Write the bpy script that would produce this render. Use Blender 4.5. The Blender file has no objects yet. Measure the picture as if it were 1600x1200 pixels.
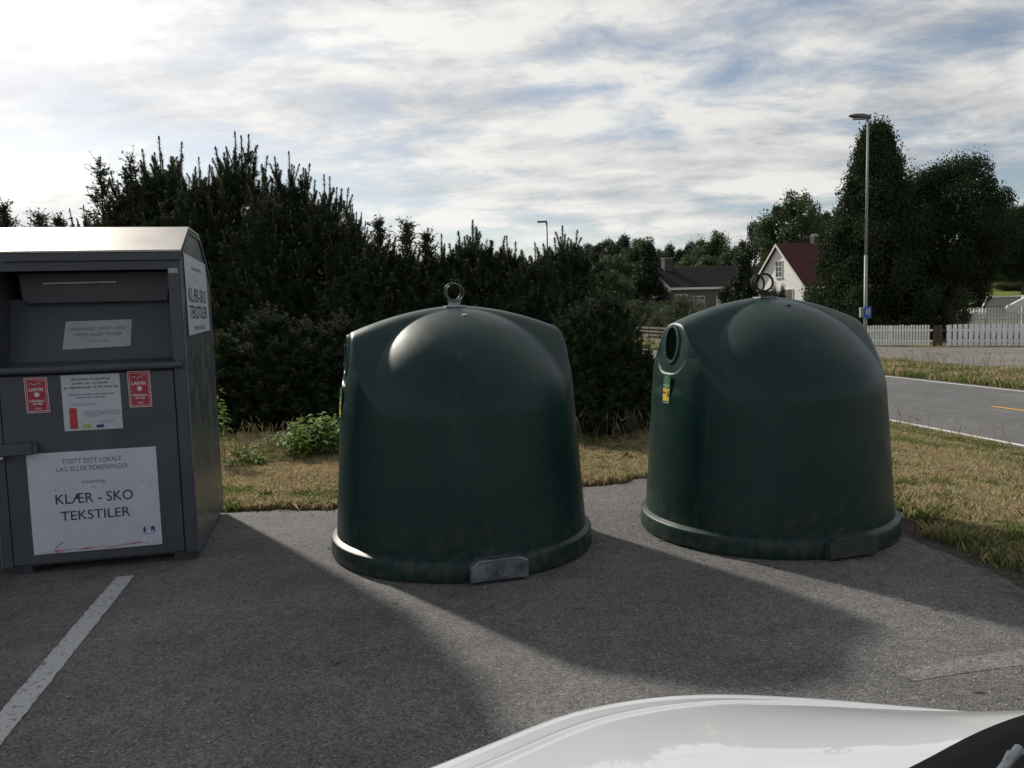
import bpy, bmesh, math, random
import numpy as np
from mathutils import Vector, Matrix
R_ = math.radians
random.seed(7); RNG = np.random.default_rng(7)
scene = bpy.context.scene
C = scene.collection

# ------------------------------------------------------------------ camera
CAM_H, FPX, PITCH, ROLL = 1.51, 1250.0, 4.94, 1.7
cam_d = bpy.data.cameras.new('camera'); cam = bpy.data.objects.new('camera', cam_d); C.objects.link(cam)
scene.camera = cam
cam_d.sensor_width = 36; cam_d.lens = 36 * FPX / 1600; cam_d.clip_start = 0.05; cam_d.clip_end = 3000
_p, _r = R_(PITCH), R_(ROLL)
_F = Vector((0, math.cos(_p), -math.sin(_p))); _X = Vector((1, 0, 0)); _Y = _X.cross(_F)
RV = _X * math.cos(_r) - _Y * math.sin(_r); UV = _X * math.sin(_r) + _Y * math.cos(_r)
cam.matrix_world = Matrix(((RV.x, UV.x, -_F.x, 0), (RV.y, UV.y, -_F.y, 0), (RV.z, UV.z, -_F.z, CAM_H), (0, 0, 0, 1)))

def ray(px, py): return _F + RV * ((px - 800) / FPX) - UV * ((py - 600) / FPX)
def G(px, py, z=0.0):
    d = ray(px, py); t = (z - CAM_H) / d.z
    return Vector((d.x * t, d.y * t, z))
def AT(px, py, y):
    d = ray(px, py); t = y / d.y
    return Vector((d.x * t, y, CAM_H + d.z * t))

# ------------------------------------------------------------------ sun, sky, exposure
SUN_EL, SUN_AZ = 32.0, math.atan2(-0.61, 0.79)         # azimuth from +Y towards +X
SDIR = Vector((math.sin(SUN_AZ) * math.cos(R_(SUN_EL)), math.cos(SUN_AZ) * math.cos(R_(SUN_EL)), math.sin(R_(SUN_EL))))
sd = bpy.data.lights.new('sun', 'SUN'); sd.energy = 3.8; sd.angle = R_(2.6); sd.color = (1.0, 0.93, 0.82)
so = bpy.data.objects.new('sun', sd); C.objects.link(so); so.rotation_euler = SDIR.to_track_quat('Z', 'Y').to_euler()
so.location = (-20, 20, 20)
scene.view_settings.view_transform = 'Standard'; scene.view_settings.look = 'None'
scene.view_settings.exposure = 0.22; scene.view_settings.gamma = 1.0

W = bpy.data.worlds.new('World'); scene.world = W; W.use_nodes = True
def build_world():
    nt = W.node_tree; n = nt.nodes; l = nt.links; n.clear()
    out = n.new('ShaderNodeOutputWorld'); bg = n.new('ShaderNodeBackground'); bg.inputs[1].default_value = 1.0
    sky = n.new('ShaderNodeTexSky'); sky.sky_type = 'NISHITA'; sky.sun_disc = False
    sky.sun_elevation = R_(SUN_EL); sky.sun_rotation = SUN_AZ; sky.air_density = 1.0; sky.dust_density = 0.8; sky.ozone_density = 1.2
    skm = n.new('ShaderNodeVectorMath'); skm.operation = 'SCALE'; skm.inputs['Scale'].default_value = 0.075
    l.new(sky.outputs[0], skm.inputs[0])
    tc = n.new('ShaderNodeTexCoord'); sep = n.new('ShaderNodeSeparateXYZ'); l.new(tc.outputs['Generated'], sep.inputs[0])
    def M(op, a, b=None, c=None, clamp=False):
        m = n.new('ShaderNodeMath'); m.operation = op; m.use_clamp = clamp
        for i, v in enumerate((a, b, c)):
            if v is None: continue
            if isinstance(v, (int, float)): m.inputs[i].default_value = v
            else: l.new(v, m.inputs[i])
        return m.outputs[0]
    zz = M('ADD', M('MAXIMUM', sep.outputs[2], 0.0), 0.16)
    cx = M('DIVIDE', sep.outputs[0], zz); cy = M('DIVIDE', sep.outputs[1], zz)
    cb = n.new('ShaderNodeCombineXYZ'); l.new(cx, cb.inputs[0]); l.new(cy, cb.inputs[1])
    def noise(scale, detail, rough, dist, mp, rot=0.0, off=(0, 0, 0)):
        mpn = n.new('ShaderNodeMapping'); mpn.inputs['Scale'].default_value = mp
        mpn.inputs['Rotation'].default_value = (0, 0, rot); mpn.inputs['Location'].default_value = off
        l.new(cb.outputs[0], mpn.inputs[0])
        t = n.new('ShaderNodeTexNoise'); t.inputs['Scale'].default_value = scale; t.inputs['Detail'].default_value = detail
        t.inputs['Roughness'].default_value = rough; t.inputs['Distortion'].default_value = dist
        l.new(mpn.outputs[0], t.inputs[0]); return t.outputs[0]
    def ramp(v, stops):
        r = n.new('ShaderNodeValToRGB'); e = r.color_ramp.elements
        e[0].position, e[0].color = stops[0][0], (*[stops[0][1]] * 3, 1)
        e[1].position, e[1].color = stops[1][0], (*[stops[1][1]] * 3, 1)
        for p, c in stops[2:]:
            q = e.new(p); q.color = (c, c, c, 1)
        l.new(v, r.inputs[0]); return r.outputs[0]
    big = noise(0.62, 3, 0.5, 0.15, (0.8, 1.15, 1), 0.35, (3.1, 1.7, 0))
    puff = noise(3.4, 11, 0.60, 0.25, (0.80, 1.0, 1), 0.30, (7.3, 2.2, 0))
    cover = M('ADD', M('MULTIPLY', big, 0.52), M('MULTIPLY', puff, 0.48))
    mask = ramp(cover, [(0.43, 0.15), (0.55, 1.0)])
    dens = noise(1.5, 10, 0.60, 0.15, (0.65, 1.3, 1), 0.28, (11.0, 4.0, 0))
    shade = ramp(M('ADD', M('MULTIPLY', dens, 0.6), M('MULTIPLY', puff, 0.4)), [(0.41, 0.66), (0.56, 1.0)])
    dt = n.new('ShaderNodeVectorMath'); dt.operation = 'DOT_PRODUCT'; l.new(tc.outputs['Generated'], dt.inputs[0]); dt.inputs[1].default_value = SDIR
    glow = M('POWER', M('MAXIMUM', dt.outputs['Value'], 0.0), 5.0)
    bright = M('MULTIPLY', shade, M('ADD', M('ADD', M('MULTIPLY', glow, 0.34), 0.64), M('MULTIPLY', M('POWER', M('SUBTRACT', 1.0, sep.outputs[2], clamp=True), 6.0), 0.16)))
    ccol = n.new('ShaderNodeMix'); ccol.data_type = 'RGBA'; ccol.inputs[6].default_value = (0.82, 0.89, 1.0, 1); ccol.inputs[7].default_value = (1.0, 0.985, 0.955, 1)
    l.new(shade, ccol.inputs[0])
    cs = n.new('ShaderNodeVectorMath'); cs.operation = 'SCALE'; l.new(ccol.outputs[2], cs.inputs[0]); l.new(bright, cs.inputs['Scale'])
    mx = n.new('ShaderNodeMix'); mx.data_type = 'RGBA'; l.new(mask, mx.inputs[0]); l.new(skm.outputs[0], mx.inputs[6]); l.new(cs.outputs[0], mx.inputs[7])
    l.new(mx.outputs[2], bg.inputs[0]); l.new(bg.outputs[0], out.inputs[0])
build_world()

# ------------------------------------------------------------------ helpers
def tag(o, label=None, cat=None, group=None, kind=None):
    if label: o['label'] = label
    if cat: o['category'] = cat
    if group: o['group'] = group
    if kind: o['kind'] = kind
    return o
def empty(name, loc=(0, 0, 0), rz=0.0, **k):
    o = bpy.data.objects.new(name, None); o.empty_display_size = 0.2; C.objects.link(o); o.location = loc; o.rotation_euler = (0, 0, rz)
    return tag(o, **k)
def copy_tree(o, parent=None):
    c = o.copy(); C.objects.link(c)
    if parent is not None: c.parent = parent
    for ch in list(o.children): copy_tree(ch, c)
    return c

def mat(name, col=(0.5, 0.5, 0.5), rough=0.6, metal=0.0, var=0.15, scale=8.0, bump=0.0, bscale=60.0, coat=0.0, col2=None, spec=0.5,
        lo=0.35, hi=0.65, detail=6, rvar=0.0, stretch=(1, 1, 1), trans=0.0, bdist=0.01):
    m = bpy.data.materials.new(name); m.use_nodes = True; nt = m.node_tree; n = nt.nodes; l = nt.links
    b = n['Principled BSDF']; b.inputs['Roughness'].default_value = rough; b.inputs['Metallic'].default_value = metal
    b.inputs['Specular IOR Level'].default_value = spec
    if coat: b.inputs['Coat Weight'].default_value = coat; b.inputs['Coat Roughness'].default_value = 0.03
    tc = n.new('ShaderNodeTexCoord'); mp = n.new('ShaderNodeMapping'); mp.inputs['Scale'].default_value = stretch
    l.new(tc.outputs['Object'], mp.inputs[0])
    t = n.new('ShaderNodeTexNoise'); t.inputs['Scale'].default_value = scale; t.inputs['Detail'].default_value = detail; t.inputs['Roughness'].default_value = 0.6
    l.new(mp.outputs[0], t.inputs[0])
    r = n.new('ShaderNodeValToRGB'); e = r.color_ramp.elements; e[0].position = lo; e[1].position = hi
    c2 = col2 if col2 else tuple(min(1, c * (1 + var)) for c in col); c1 = col if col2 else tuple(c * (1 - var) for c in col)
    e[0].color = (*c1, 1); e[1].color = (*c2, 1); l.new(t.outputs[0], r.inputs[0]); l.new(r.outputs[0], b.inputs['Base Color'])
    if rvar:
        mr = n.new('ShaderNodeMapRange'); mr.inputs[1].default_value = 0.3; mr.inputs[2].default_value = 0.7
        mr.inputs[3].default_value = max(0.02, rough - rvar); mr.inputs[4].default_value = min(1, rough + rvar)
        l.new(t.outputs[0], mr.inputs[0]); l.new(mr.outputs[0], b.inputs['Roughness'])
    if bump:
        t2 = n.new('ShaderNodeTexNoise'); t2.inputs['Scale'].default_value = bscale; t2.inputs['Detail'].default_value = 4
        l.new(mp.outputs[0], t2.inputs[0]); bp = n.new('ShaderNodeBump'); bp.inputs['Strength'].default_value = bump; bp.inputs['Distance'].default_value = bdist
        l.new(t2.outputs[0], bp.inputs['Height']); l.new(bp.outputs[0], b.inputs['Normal'])
    return m

def wear(m, rust=(0.11, 0.05, 0.025), thr=0.68, scale=7, amount=0.9, dent=0.35, dents=1.6):
    """rust blooms, pale scratches and shallow dents added to a painted sheet"""
    n = m.node_tree.nodes; l = m.node_tree.links; b = n['Principled BSDF']; src = b.inputs['Base Color'].links[0].from_socket
    tc = n.new('ShaderNodeTexCoord')
    def nz(s, d, st=(1, 1, 1)):
        mp = n.new('ShaderNodeMapping'); mp.inputs['Scale'].default_value = st; l.new(tc.outputs['Object'], mp.inputs[0])
        t = n.new('ShaderNodeTexNoise'); t.inputs['Scale'].default_value = s; t.inputs['Detail'].default_value = d; t.inputs['Roughness'].default_value = 0.65; l.new(mp.outputs[0], t.inputs[0]); return t.outputs[0]
    def over(src, fac, a, c, col, mxv):
        r = n.new('ShaderNodeMapRange'); r.inputs[1].default_value = a; r.inputs[2].default_value = c; r.inputs[4].default_value = mxv; l.new(fac, r.inputs[0])
        x = n.new('ShaderNodeMix'); x.data_type = 'RGBA'; l.new(r.outputs[0], x.inputs[0]); l.new(src, x.inputs[6]); x.inputs[7].default_value = (*col, 1); return x.outputs[2]
    src = over(src, nz(scale, 9), thr, thr + 0.04, rust, amount)
    src = over(src, nz(5, 7, (1, 1, 0.15)), 0.58, 0.75, (0.12, 0.12, 0.11), 0.35)
    src = over(src, nz(26, 3, (0.25, 0.25, 3.0)), 0.74, 0.77, (0.22, 0.23, 0.24), 0.6)
    l.new(src, b.inputs['Base Color'])
    bp = n.new('ShaderNodeBump'); bp.inputs['Strength'].default_value = dent; bp.inputs['Distance'].default_value = 0.05; l.new(nz(dents, 1), bp.inputs['Height'])
    if b.inputs['Normal'].links: l.new(b.inputs['Normal'].links[0].from_socket, bp.inputs['Normal'])
    l.new(bp.outputs[0], b.inputs['Normal'])
def mesh_obj(name, verts, faces, material, parent=None, smooth=False):
    me = bpy.data.meshes.new(name); me.from_pydata([tuple(v) for v in verts], [], [tuple(f) for f in faces]); me.update()
    if smooth: me.polygons.foreach_set('use_smooth', [True] * len(me.polygons))
    for mm in (material if isinstance(material, (list, tuple)) else [material]): me.materials.append(mm)
    o = bpy.data.objects.new(name, me); C.objects.link(o)
    if parent is not None: o.parent = parent
    return o
def poly_soup(name, V, n, material, parent=None, midx=None):
    """V: (N, n, 3) array of N separate n-gons"""
    N = V.shape[0]; me = bpy.data.meshes.new(name)
    me.vertices.add(N * n); me.vertices.foreach_set('co', V.reshape(-1).astype(np.float32))
    me.loops.add(N * n); me.loops.foreach_set('vertex_index', np.arange(N * n, dtype=np.int32))
    me.polygons.add(N); me.polygons.foreach_set('loop_start', np.arange(0, N * n, n, dtype=np.int32))
    me.polygons.foreach_set('loop_total', np.full(N, n, dtype=np.int32))
    for mm in (material if isinstance(material, (list, tuple)) else [material]): me.materials.append(mm)
    if midx is not None: me.polygons.foreach_set('material_index', midx.astype(np.int32))
    me.update(calc_edges=True); me.validate()
    if name is None: return me
    o = bpy.data.objects.new(name, me); C.objects.link(o)
    if parent is not None: o.parent = parent
    return o

class MB:
    def __init__(s): s.v = []; s.f = []; s.m = []
    def add(s, vs, fs, mi=0):
        k = len(s.v); s.v += [tuple(v) for v in vs]; s.f += [tuple(i + k for i in f) for f in fs]; s.m += [mi] * len(fs); return s
    def box(s, x0, x1, y0, y1, z0, z1, mi=0):
        vs = [(x, y, z) for z in (z0, z1) for y in (y0, y1) for x in (x0, x1)]
        return s.add(vs, [(0, 2, 3, 1), (4, 5, 7, 6), (0, 1, 5, 4), (2, 6, 7, 3), (0, 4, 6, 2), (1, 3, 7, 5)], mi)
    def obox(s, p0, p1, w, h, mi=0, up=(0, 0, 1)):
        """bar from p0 to p1 of width w and height h"""
        p0, p1 = Vector(p0), Vector(p1); d = (p1 - p0).normalized(); sd_ = d.cross(Vector(up)).normalized(); u = sd_.cross(d)
        vs = [p + sd_ * a * w / 2 + u * b * h / 2 for p in (p0, p1) for a, b in ((-1, -1), (1, -1), (1, 1), (-1, 1))]
        return s.add(vs, [(0, 1, 2, 3), (7, 6, 5, 4), (0, 4, 5, 1), (1, 5, 6, 2), (2, 6, 7, 3), (3, 7, 4, 0)], mi)
    def tube(s, pts, rad, n=10, closed=False, mi=0):
        pts = [Vector(p) for p in pts]; N = len(pts); rads = rad if isinstance(rad, (list, tuple)) else [rad] * N
        rings = []; prev = None
        for i, p in enumerate(pts):
            a = pts[(i - 1) % N] if (i > 0 or closed) else p; b = pts[(i + 1) % N] if (i < N - 1 or closed) else p
            d = (b - a).normalized()
            if prev is None: ref = Vector((0, 0, 1)) if abs(d.z) < 0.9 else Vector((1, 0, 0)); x = d.cross(ref).normalized()
            else: x = (prev - d * prev.dot(d)).normalized()
            prev = x; y = d.cross(x)
            rings.append([p + (x * math.cos(t) + y * math.sin(t)) * rads[i] for t in [2 * math.pi * k / n for k in range(n)]])
        vs = [v for r in rings for v in r]; fs = []
        for i in range(N if closed else N - 1):
            j = (i + 1) % N
            for k in range(n): fs.append((i * n + k, i * n + (k + 1) % n, j * n + (k + 1) % n, j * n + k))
        if not closed: fs += [tuple(range(n))[::-1], tuple((N - 1) * n + k for k in range(n))]
        return s.add(vs, fs, mi)
    def lathe(s, prof, n=64, c=(0, 0), mi=0, cap=False):
        vs = [(c[0] + r * math.cos(2 * math.pi * k / n), c[1] + r * math.sin(2 * math.pi * k / n), z) for r, z in prof for k in range(n)]
        fs = [(i * n + k, i * n + (k + 1) % n, (i + 1) * n + (k + 1) % n, (i + 1) * n + k) for i in range(len(prof) - 1) for k in range(n)]
        if cap: fs += [tuple(range(n))[::-1], tuple((len(prof) - 1) * n + k for k in range(n))]
        return s.add(vs, fs, mi)
    def extr(s, poly, axis, a, b, mi=0):
        """extrude a 2-D polygon along an axis between a and b; poly gives the other two coordinates in order"""
        def P(q, t): q = list(q); q.insert(axis, t); return tuple(q)
        n = len(poly); vs = [P(q, a) for q in poly] + [P(q, b) for q in poly]
        return s.add(vs, [tuple(range(n))[::-1], tuple(range(n, 2 * n))] + [(i, (i + 1) % n, n + (i + 1) % n, n + i) for i in range(n)], mi)
    def build(s, name, material, parent=None, smooth=False, bevel=0.0, seg=2, flat_angle=None):
        me = bpy.data.meshes.new(name); me.from_pydata(s.v, [], s.f)
        for mm in (material if isinstance(material, (list, tuple)) else [material]): me.materials.append(mm)
        me.polygons.foreach_set('material_index', s.m)
        bm = bmesh.new(); bm.from_mesh(me); bmesh.ops.recalc_face_normals(bm, faces=bm.faces)
        if bevel: bmesh.ops.bevel(bm, geom=list(bm.edges), offset=bevel, segments=seg, profile=0.5, affect='EDGES')
        if flat_angle is not None:
            for f in bm.faces: f.smooth = True
            for e in bm.edges:
                if len(e.link_faces) == 2 and e.calc_face_angle(0) > R_(flat_angle): e.smooth = False
        elif smooth:
            for f in bm.faces: f.smooth = True
        bm.to_mesh(me); bm.free(); me.update()
        o = bpy.data.objects.new(name, me); C.objects.link(o)
        if parent is not None: o.parent = parent
        return o

def text_mesh(body, width=None, height=0.05, squeeze=None, bold=0.0, align='CENTER'):
    """Writing as a flat mesh in the XZ plane facing -Y; height = cap height; squeezed to a width when one is given"""
    cu = bpy.data.curves.new('t', 'FONT'); cu.body = body; cu.size = 1.0; cu.align_x = 'LEFT'; cu.offset = bold; cu.resolution_u = 3
    o = bpy.data.objects.new('t', cu); C.objects.link(o); dg = bpy.context.evaluated_depsgraph_get(); dg.update()
    me = bpy.data.meshes.new_from_object(o.evaluated_get(dg)); C.objects.unlink(o); bpy.data.objects.remove(o)
    co = np.zeros(len(me.vertices) * 3); me.vertices.foreach_get('co', co); co = co.reshape(-1, 3)
    fs = [tuple(p.vertices) for p in me.polygons]; bpy.data.meshes.remove(me)
    if len(co) == 0: return [], []
    s = height / 0.7; co = co * s; w = co[:, 0].max() - co[:, 0].min(); co[:, 0] -= co[:, 0].min()
    if width: co[:, 0] *= width / w; w = width
    if align == 'CENTER': co[:, 0] -= w / 2
    return [(c[0], 0.0, c[1]) for c in co], fs
def write(mb, body, x, z, height, width=None, y=0.0, mi=0, bold=0.0, align='CENTER', slant=0.0):
    vs, fs = text_mesh(body, width, height, bold=bold, align=align)
    mb.add([(x + v[0], y, z + v[2] + slant * v[0]) for v in vs], fs, mi)
def build_flat(mb, name, material, parent):
    me = bpy.data.meshes.new(name); me.from_pydata(mb.v, [], mb.f)
    for mm in (material if isinstance(material, (list, tuple)) else [material]): me.materials.append(mm)
    me.polygons.foreach_set('material_index', mb.m); me.update()
    o = bpy.data.objects.new(name, me); C.objects.link(o); o.parent = parent; return o

# ------------------------------------------------------------------ terrain
NR = Vector((0.984, 0.175))           # across the road; u = NR.p
TR = Vector((-0.175, 0.984))          # along the road
def sstep(a, b, x):
    t = np.clip((x - a) / (b - a), 0, 1); return t * t * (3 - 2 * t)
def terrain(x, y):
    x = np.asarray(x, float); y = np.asarray(y, float); u = x * NR.x + y * NR.y
    z = -0.5 * sstep(3.9, 8.3, u)
    z = z - 0.35 * sstep(9.5, 17, y) * (1 - sstep(3.9, 8.3, u))
    rat = x / np.maximum(y, 1)
    rise = 0.19 * np.maximum(0, x * 0.56 + y * 0.83 - 68) * sstep(0.40, 0.50, rat) * (y > 5)
    z = z + 7.5 * (1 - np.exp(-rise / 7.5))
    far = 12 * sstep(110, 240, y) * sstep(-0.35, 0.0, rat)
    z = z + far * (1 - sstep(0.40, 0.50, rat))
    return z
def TZ(x, y): return float(terrain(x, y))

def ground_mat():
    m = bpy.data.materials.new('dry_grass_soil'); m.use_nodes = True; n = m.node_tree.nodes; l = m.node_tree.links; b = n['Principled BSDF']
    b.inputs['Roughness'].default_value = 0.95; b.inputs['Specular IOR Level'].default_value = 0.1
    tc = n.new('ShaderNodeTexCoord')
    def nz(s, d=6):
        t = n.new('ShaderNodeTexNoise'); t.inputs['Scale'].default_value = s; t.inputs['Detail'].default_value = d; l.new(tc.outputs['Object'], t.inputs[0]); return t.outputs[0]
    def rp(v, stops):
        r = n.new('ShaderNodeValToRGB'); e = r.color_ramp.elements
        e[0].position, e[0].color = stops[0][0], (*stops[0][1], 1); e[1].position, e[1].color = stops[1][0], (*stops[1][1], 1)
        for p, c in stops[2:]: e.new(p).color = (*c, 1)
        l.new(v, r.inputs[0]); return r.outputs[0]
    a = rp(nz(1.1), [(0.35, (0.06, 0.075, 0.03)), (0.5, (0.13, 0.11, 0.055)), (0.66, (0.20, 0.16, 0.09))])
    f = rp(nz(40), [(0.3, (0.45, 0.42, 0.4)), (0.7, (1.2, 1.2, 1.1))])
    mx = n.new('ShaderNodeMix'); mx.data_type = 'RGBA'; mx.blend_type = 'MULTIPLY'; mx.inputs[0].default_value = 1
    l.new(a, mx.inputs[6]); l.new(f, mx.inputs[7]); l.new(mx.outputs[2], b.inputs['Base Color'])
    bp = n.new('ShaderNodeBump'); bp.inputs['Strength'].default_value = 0.6; bp.inputs['Distance'].default_value = 0.03; l.new(nz(30), bp.inputs['Height']); l.new(bp.outputs[0], b.inputs['Normal'])
    return m
M_ground = ground_mat()
def axis(segs):
    out = []
    for a, b, st in segs: out += list(np.arange(a, b, st))
    return np.array(out + [segs[-1][1]])
gx = axis([(-900, -100, 80), (-100, -20, 10), (-20, -6, 1.0), (-6, 16, 0.35), (16, 40, 1.0), (40, 120, 5), (120, 1200, 90)])
gy = axis([(-400, -20, 50), (-20, 2, 2), (2, 18, 0.35), (18, 50, 1.0), (50, 130, 4), (130, 300, 12), (300, 1800, 150)])
XX, YY = np.meshgrid(gx, gy); ZZ = terrain(XX, YY)
near = (XX > -8) & (XX < 16) & (YY < 18) & (YY > 2)
uu = XX * NR.x + YY * NR.y
nx_ = len(gx); ny_ = len(gy)
fs = [(j * nx_ + i, j * nx_ + i + 1, (j + 1) * nx_ + i + 1, (j + 1) * nx_ + i) for j in range(ny_ - 1) for i in range(nx_ - 1)]
gnd = mesh_obj('ground', np.stack([XX, YY, ZZ - 0.012], -1).reshape(-1, 3), fs, M_ground, smooth=True); tag(gnd, kind='structure')

# asphalt of the parking place
def asphalt_mat(name, base, warm=1.0, patch=0.25, speck=1.0, bumps=0.5, crack=False):
    m = bpy.data.materials.new(name); m.use_nodes = True; n = m.node_tree.nodes; l = m.node_tree.links; b = n['Principled BSDF']
    b.inputs['Roughness'].default_value = 0.82; b.inputs['Specular IOR Level'].default_value = 0.35
    tc = n.new('ShaderNodeTexCoord')
    def nz(s, d=4, r=0.6):
        t = n.new('ShaderNodeTexNoise'); t.inputs['Scale'].default_value = s; t.inputs['Detail'].default_value = d; t.inputs['Roughness'].default_value = r; l.new(tc.outputs['Object'], t.inputs[0]); return t.outputs[0]
    def mr(v, a, b_, c, d):
        r = n.new('ShaderNodeMapRange'); r.inputs[1].default_value = a; r.inputs[2].default_value = b_; r.inputs[3].default_value = c; r.inputs[4].default_value = d; l.new(v, r.inputs[0]); return r.outputs[0]
    def mul(a, b_):
        q = n.new('ShaderNodeMath'); q.operation = 'MULTIPLY'; l.new(a, q.inputs[0]); l.new(b_, q.inputs[1]); return q.outputs[0]
    vo = n.new('ShaderNodeTexVoronoi'); vo.inputs['Scale'].default_value = 135; l.new(tc.outputs['Object'], vo.inputs[0])
    sepc = n.new('ShaderNodeSeparateColor'); l.new(vo.outputs['Color'], sepc.inputs[0])
    stone = mr(sepc.outputs[0], 0, 1, 0.50, 1.55)
    rare = mr(sepc.outputs[1], 0.98, 0.995, 0.0, 1.0)
    v = mul(mul(mr(nz(0.9, 5), 0.3, 0.7, 1 - patch, 1 + patch), mr(nz(14, 6), 0.25, 0.75, 0.8, 1.2)), stone)
    v2 = mul(v, mr(nz(2.7, 7, 0.7), 0.35, 0.7, 0.85, 1.15))
    v2 = mul(v2, mr(nz(1.7, 6, 0.65), 0.56, 0.72, 1.0, 0.86))
    v2 = mul(v2, mr(nz(0.6, 6, 0.6), 0.46, 0.64, 1.0, 1.18))
    v3 = n.new('ShaderNodeTexVoronoi'); v3.feature = 'DISTANCE_TO_EDGE'; v3.inputs['Scale'].default_value = 0.55
    ds = n.new('ShaderNodeMix'); ds.data_type = 'VECTOR'; ds.inputs[0].default_value = 0.14; l.new(tc.outputs['Object'], ds.inputs[4])
    dn = n.new('ShaderNodeTexNoise'); dn.inputs['Scale'].default_value = 2.2; dn.inputs['Detail'].default_value = 8; l.new(tc.outputs['Object'], dn.inputs[0]); l.new(dn.outputs['Color'], ds.inputs[5]); l.new(ds.outputs[1], v3.inputs[0])
    v2 = mul(v2, mr(v3.outputs['Distance'], 0.0, 0.003, 0.86, 1.0)) if crack else v2
    c = n.new('ShaderNodeVectorMath'); c.operation = 'SCALE'; c.inputs[0].default_value = base; l.new(v2, c.inputs['Scale'])
    mx = n.new('ShaderNodeMix'); mx.data_type = 'RGBA'; mx.inputs[7].default_value = (0.42, 0.41, 0.38, 1); l.new(c.outputs[0], mx.inputs[6])
    sc = n.new('ShaderNodeMath'); sc.operation = 'MULTIPLY'; sc.inputs[1].default_value = 0.55 * speck; l.new(rare, sc.inputs[0]); l.new(sc.outputs[0], mx.inputs[0])
    l.new(mx.outputs[2], b.inputs['Base Color'])
    bp = n.new('ShaderNodeBump'); bp.inputs['Strength'].default_value = bumps; bp.inputs['Distance'].default_value = 0.004
    l.new(vo.outputs['Distance'], bp.inputs['Height'])
    b2 = n.new('ShaderNodeBump'); b2.inputs['Strength'].default_value = bumps; b2.inputs['Distance'].default_value = 0.006; l.new(nz(90, 3), b2.inputs['Height']); l.new(bp.outputs[0], b2.inputs['Normal'])
    l.new(b2.outputs[0], b.inputs['Normal'])
    return m
M_asph = asphalt_mat('parking_asphalt', (0.116, 0.113, 0.110), patch=0.20, speck=1.1, bumps=0.8, crack=True)
M_road = asphalt_mat('road_asphalt', (0.115, 0.114, 0.113), patch=0.1, speck=0.6)
M_path = asphalt_mat('path_asphalt', (0.15, 0.14, 0.128), patch=0.15, speck=0.6)
edge_px = [(350, 800), (420, 800), (500, 798), (560, 792), (640, 788), (760, 782), (880, 768), (960, 757), (1005, 750)]
edge = [G(-300, 815)] + [G(-60, 808)] + [G(120, 805)] + [G(*p) for p in edge_px]
edge += [G(1100, 750), G(1220, 752), G(1330, 765), G(1405, 815), G(1440, 848), G(1490, 876), G(1545, 894), G(1600, 922), G(1680, 965), G(1800, 1060)]
pts = []
rr = random.Random(3)
for a, b in zip(edge[:-1], edge[1:]):
    n_ = max(2, int((b - a).length / 0.05)); nrm = Vector((-(b - a).y, (b - a).x, 0)).normalized()
    for k in range(n_):
        p = a.lerp(b, k / n_); s = 0.035 * math.sin(p.x * 9 + p.y * 5) + 0.02 * math.sin(p.x * 23 + 1) + rr.uniform(-0.012, 0.012)
        pts.append(p + nrm * s)
last = edge[-1]
poly = [(p.x, p.y) for p in pts] + [(last.x, last.y), (3.2, -1.0), (4.5, -6), (-9, -6), (-9, edge[0].y)]
poly_np = np.array(poly)
mb = MB(); mb.add([(x, y, 0.004) for x, y in poly], [tuple(range(len(poly)))])
lot = build_flat(mb, 'parking_lot', M_asph, None); tag(lot, kind='structure')
def inside(px, py, P=poly_np):
    x1, y1 = P[:, 0], P[:, 1]; x2, y2 = np.roll(x1, -1), np.roll(y1, -1); r = np.zeros(len(px), bool)
    for a, b, c, d in zip(x1, y1, x2, y2):
        if b == d: continue
        cond = ((b > py) != (d > py)) & (px < (c - a) * (py - b) / (d - b) + a); r ^= cond
    return r
# paler repaired band towards the right
M_band = asphalt_mat('paler_patch_asphalt', (0.155, 0.150, 0.142), patch=0.12, speck=0.5)
mb = MB(); q = [G(1395, 1056), G(1500, 1031), G(1620, 1012), G(1800, 990), G(1800, 1022), G(1620, 1038), G(1500, 1054), G(1430, 1066)]
mb.add([(p.x, p.y, 0.0056) for p in q], [tuple(range(len(q)))]); tag(build_flat(mb, 'asphalt_patch', M_band, None), kind='structure')
# worn white bay line
def worn_paint(name, col, wear=0.5, scale=35):
    m = mat(name, tuple(c * 0.35 for c in col), 0.8, scale=scale, col2=col, lo=wear - 0.10, hi=wear, detail=8, bump=0.4, bscale=120, spec=0.2)
    return m
M_wpaint = worn_paint('worn_white_paint', (0.44, 0.44, 0.43), 0.44, 45)
M_rpaint = worn_paint('road_white_paint', (0.62, 0.61, 0.58), 0.40, 20)
M_ypaint = worn_paint('road_yellow_paint', (0.62, 0.34, 0.06), 0.40, 20)
def strip(mb, p0, p1, w, z, jag=0.0, step=0.02):
    p0, p1 = Vector(p0[:2]), Vector(p1[:2]); d = (p1 - p0); L = d.length; d.normalize(); nn = Vector((-d.y, d.x)); N = max(1, int(L / step)) if jag else 1
    vs = []
    for k in range(N + 1):
        p = p0 + d * L * k / N
        for s in (-1, 1):
            q = p + nn * s * (w / 2 + rr.uniform(-jag, jag)); vs.append((q.x, q.y, z if not callable(z) else z(q.x, q.y)))
    mb.add(vs, [(2 * k, 2 * k + 2, 2 * k + 3, 2 * k + 1) for k in range(N)])
mb = MB(); q0 = G(196, 902); q1 = G(-20, 1165); dq = (q1 - q0); strip(mb, q0, q1 + dq * 0.6, 0.105, 0.008, 0.004)
tag(build_flat(mb, 'parking_line', M_wpaint, None), kind='structure')

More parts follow.
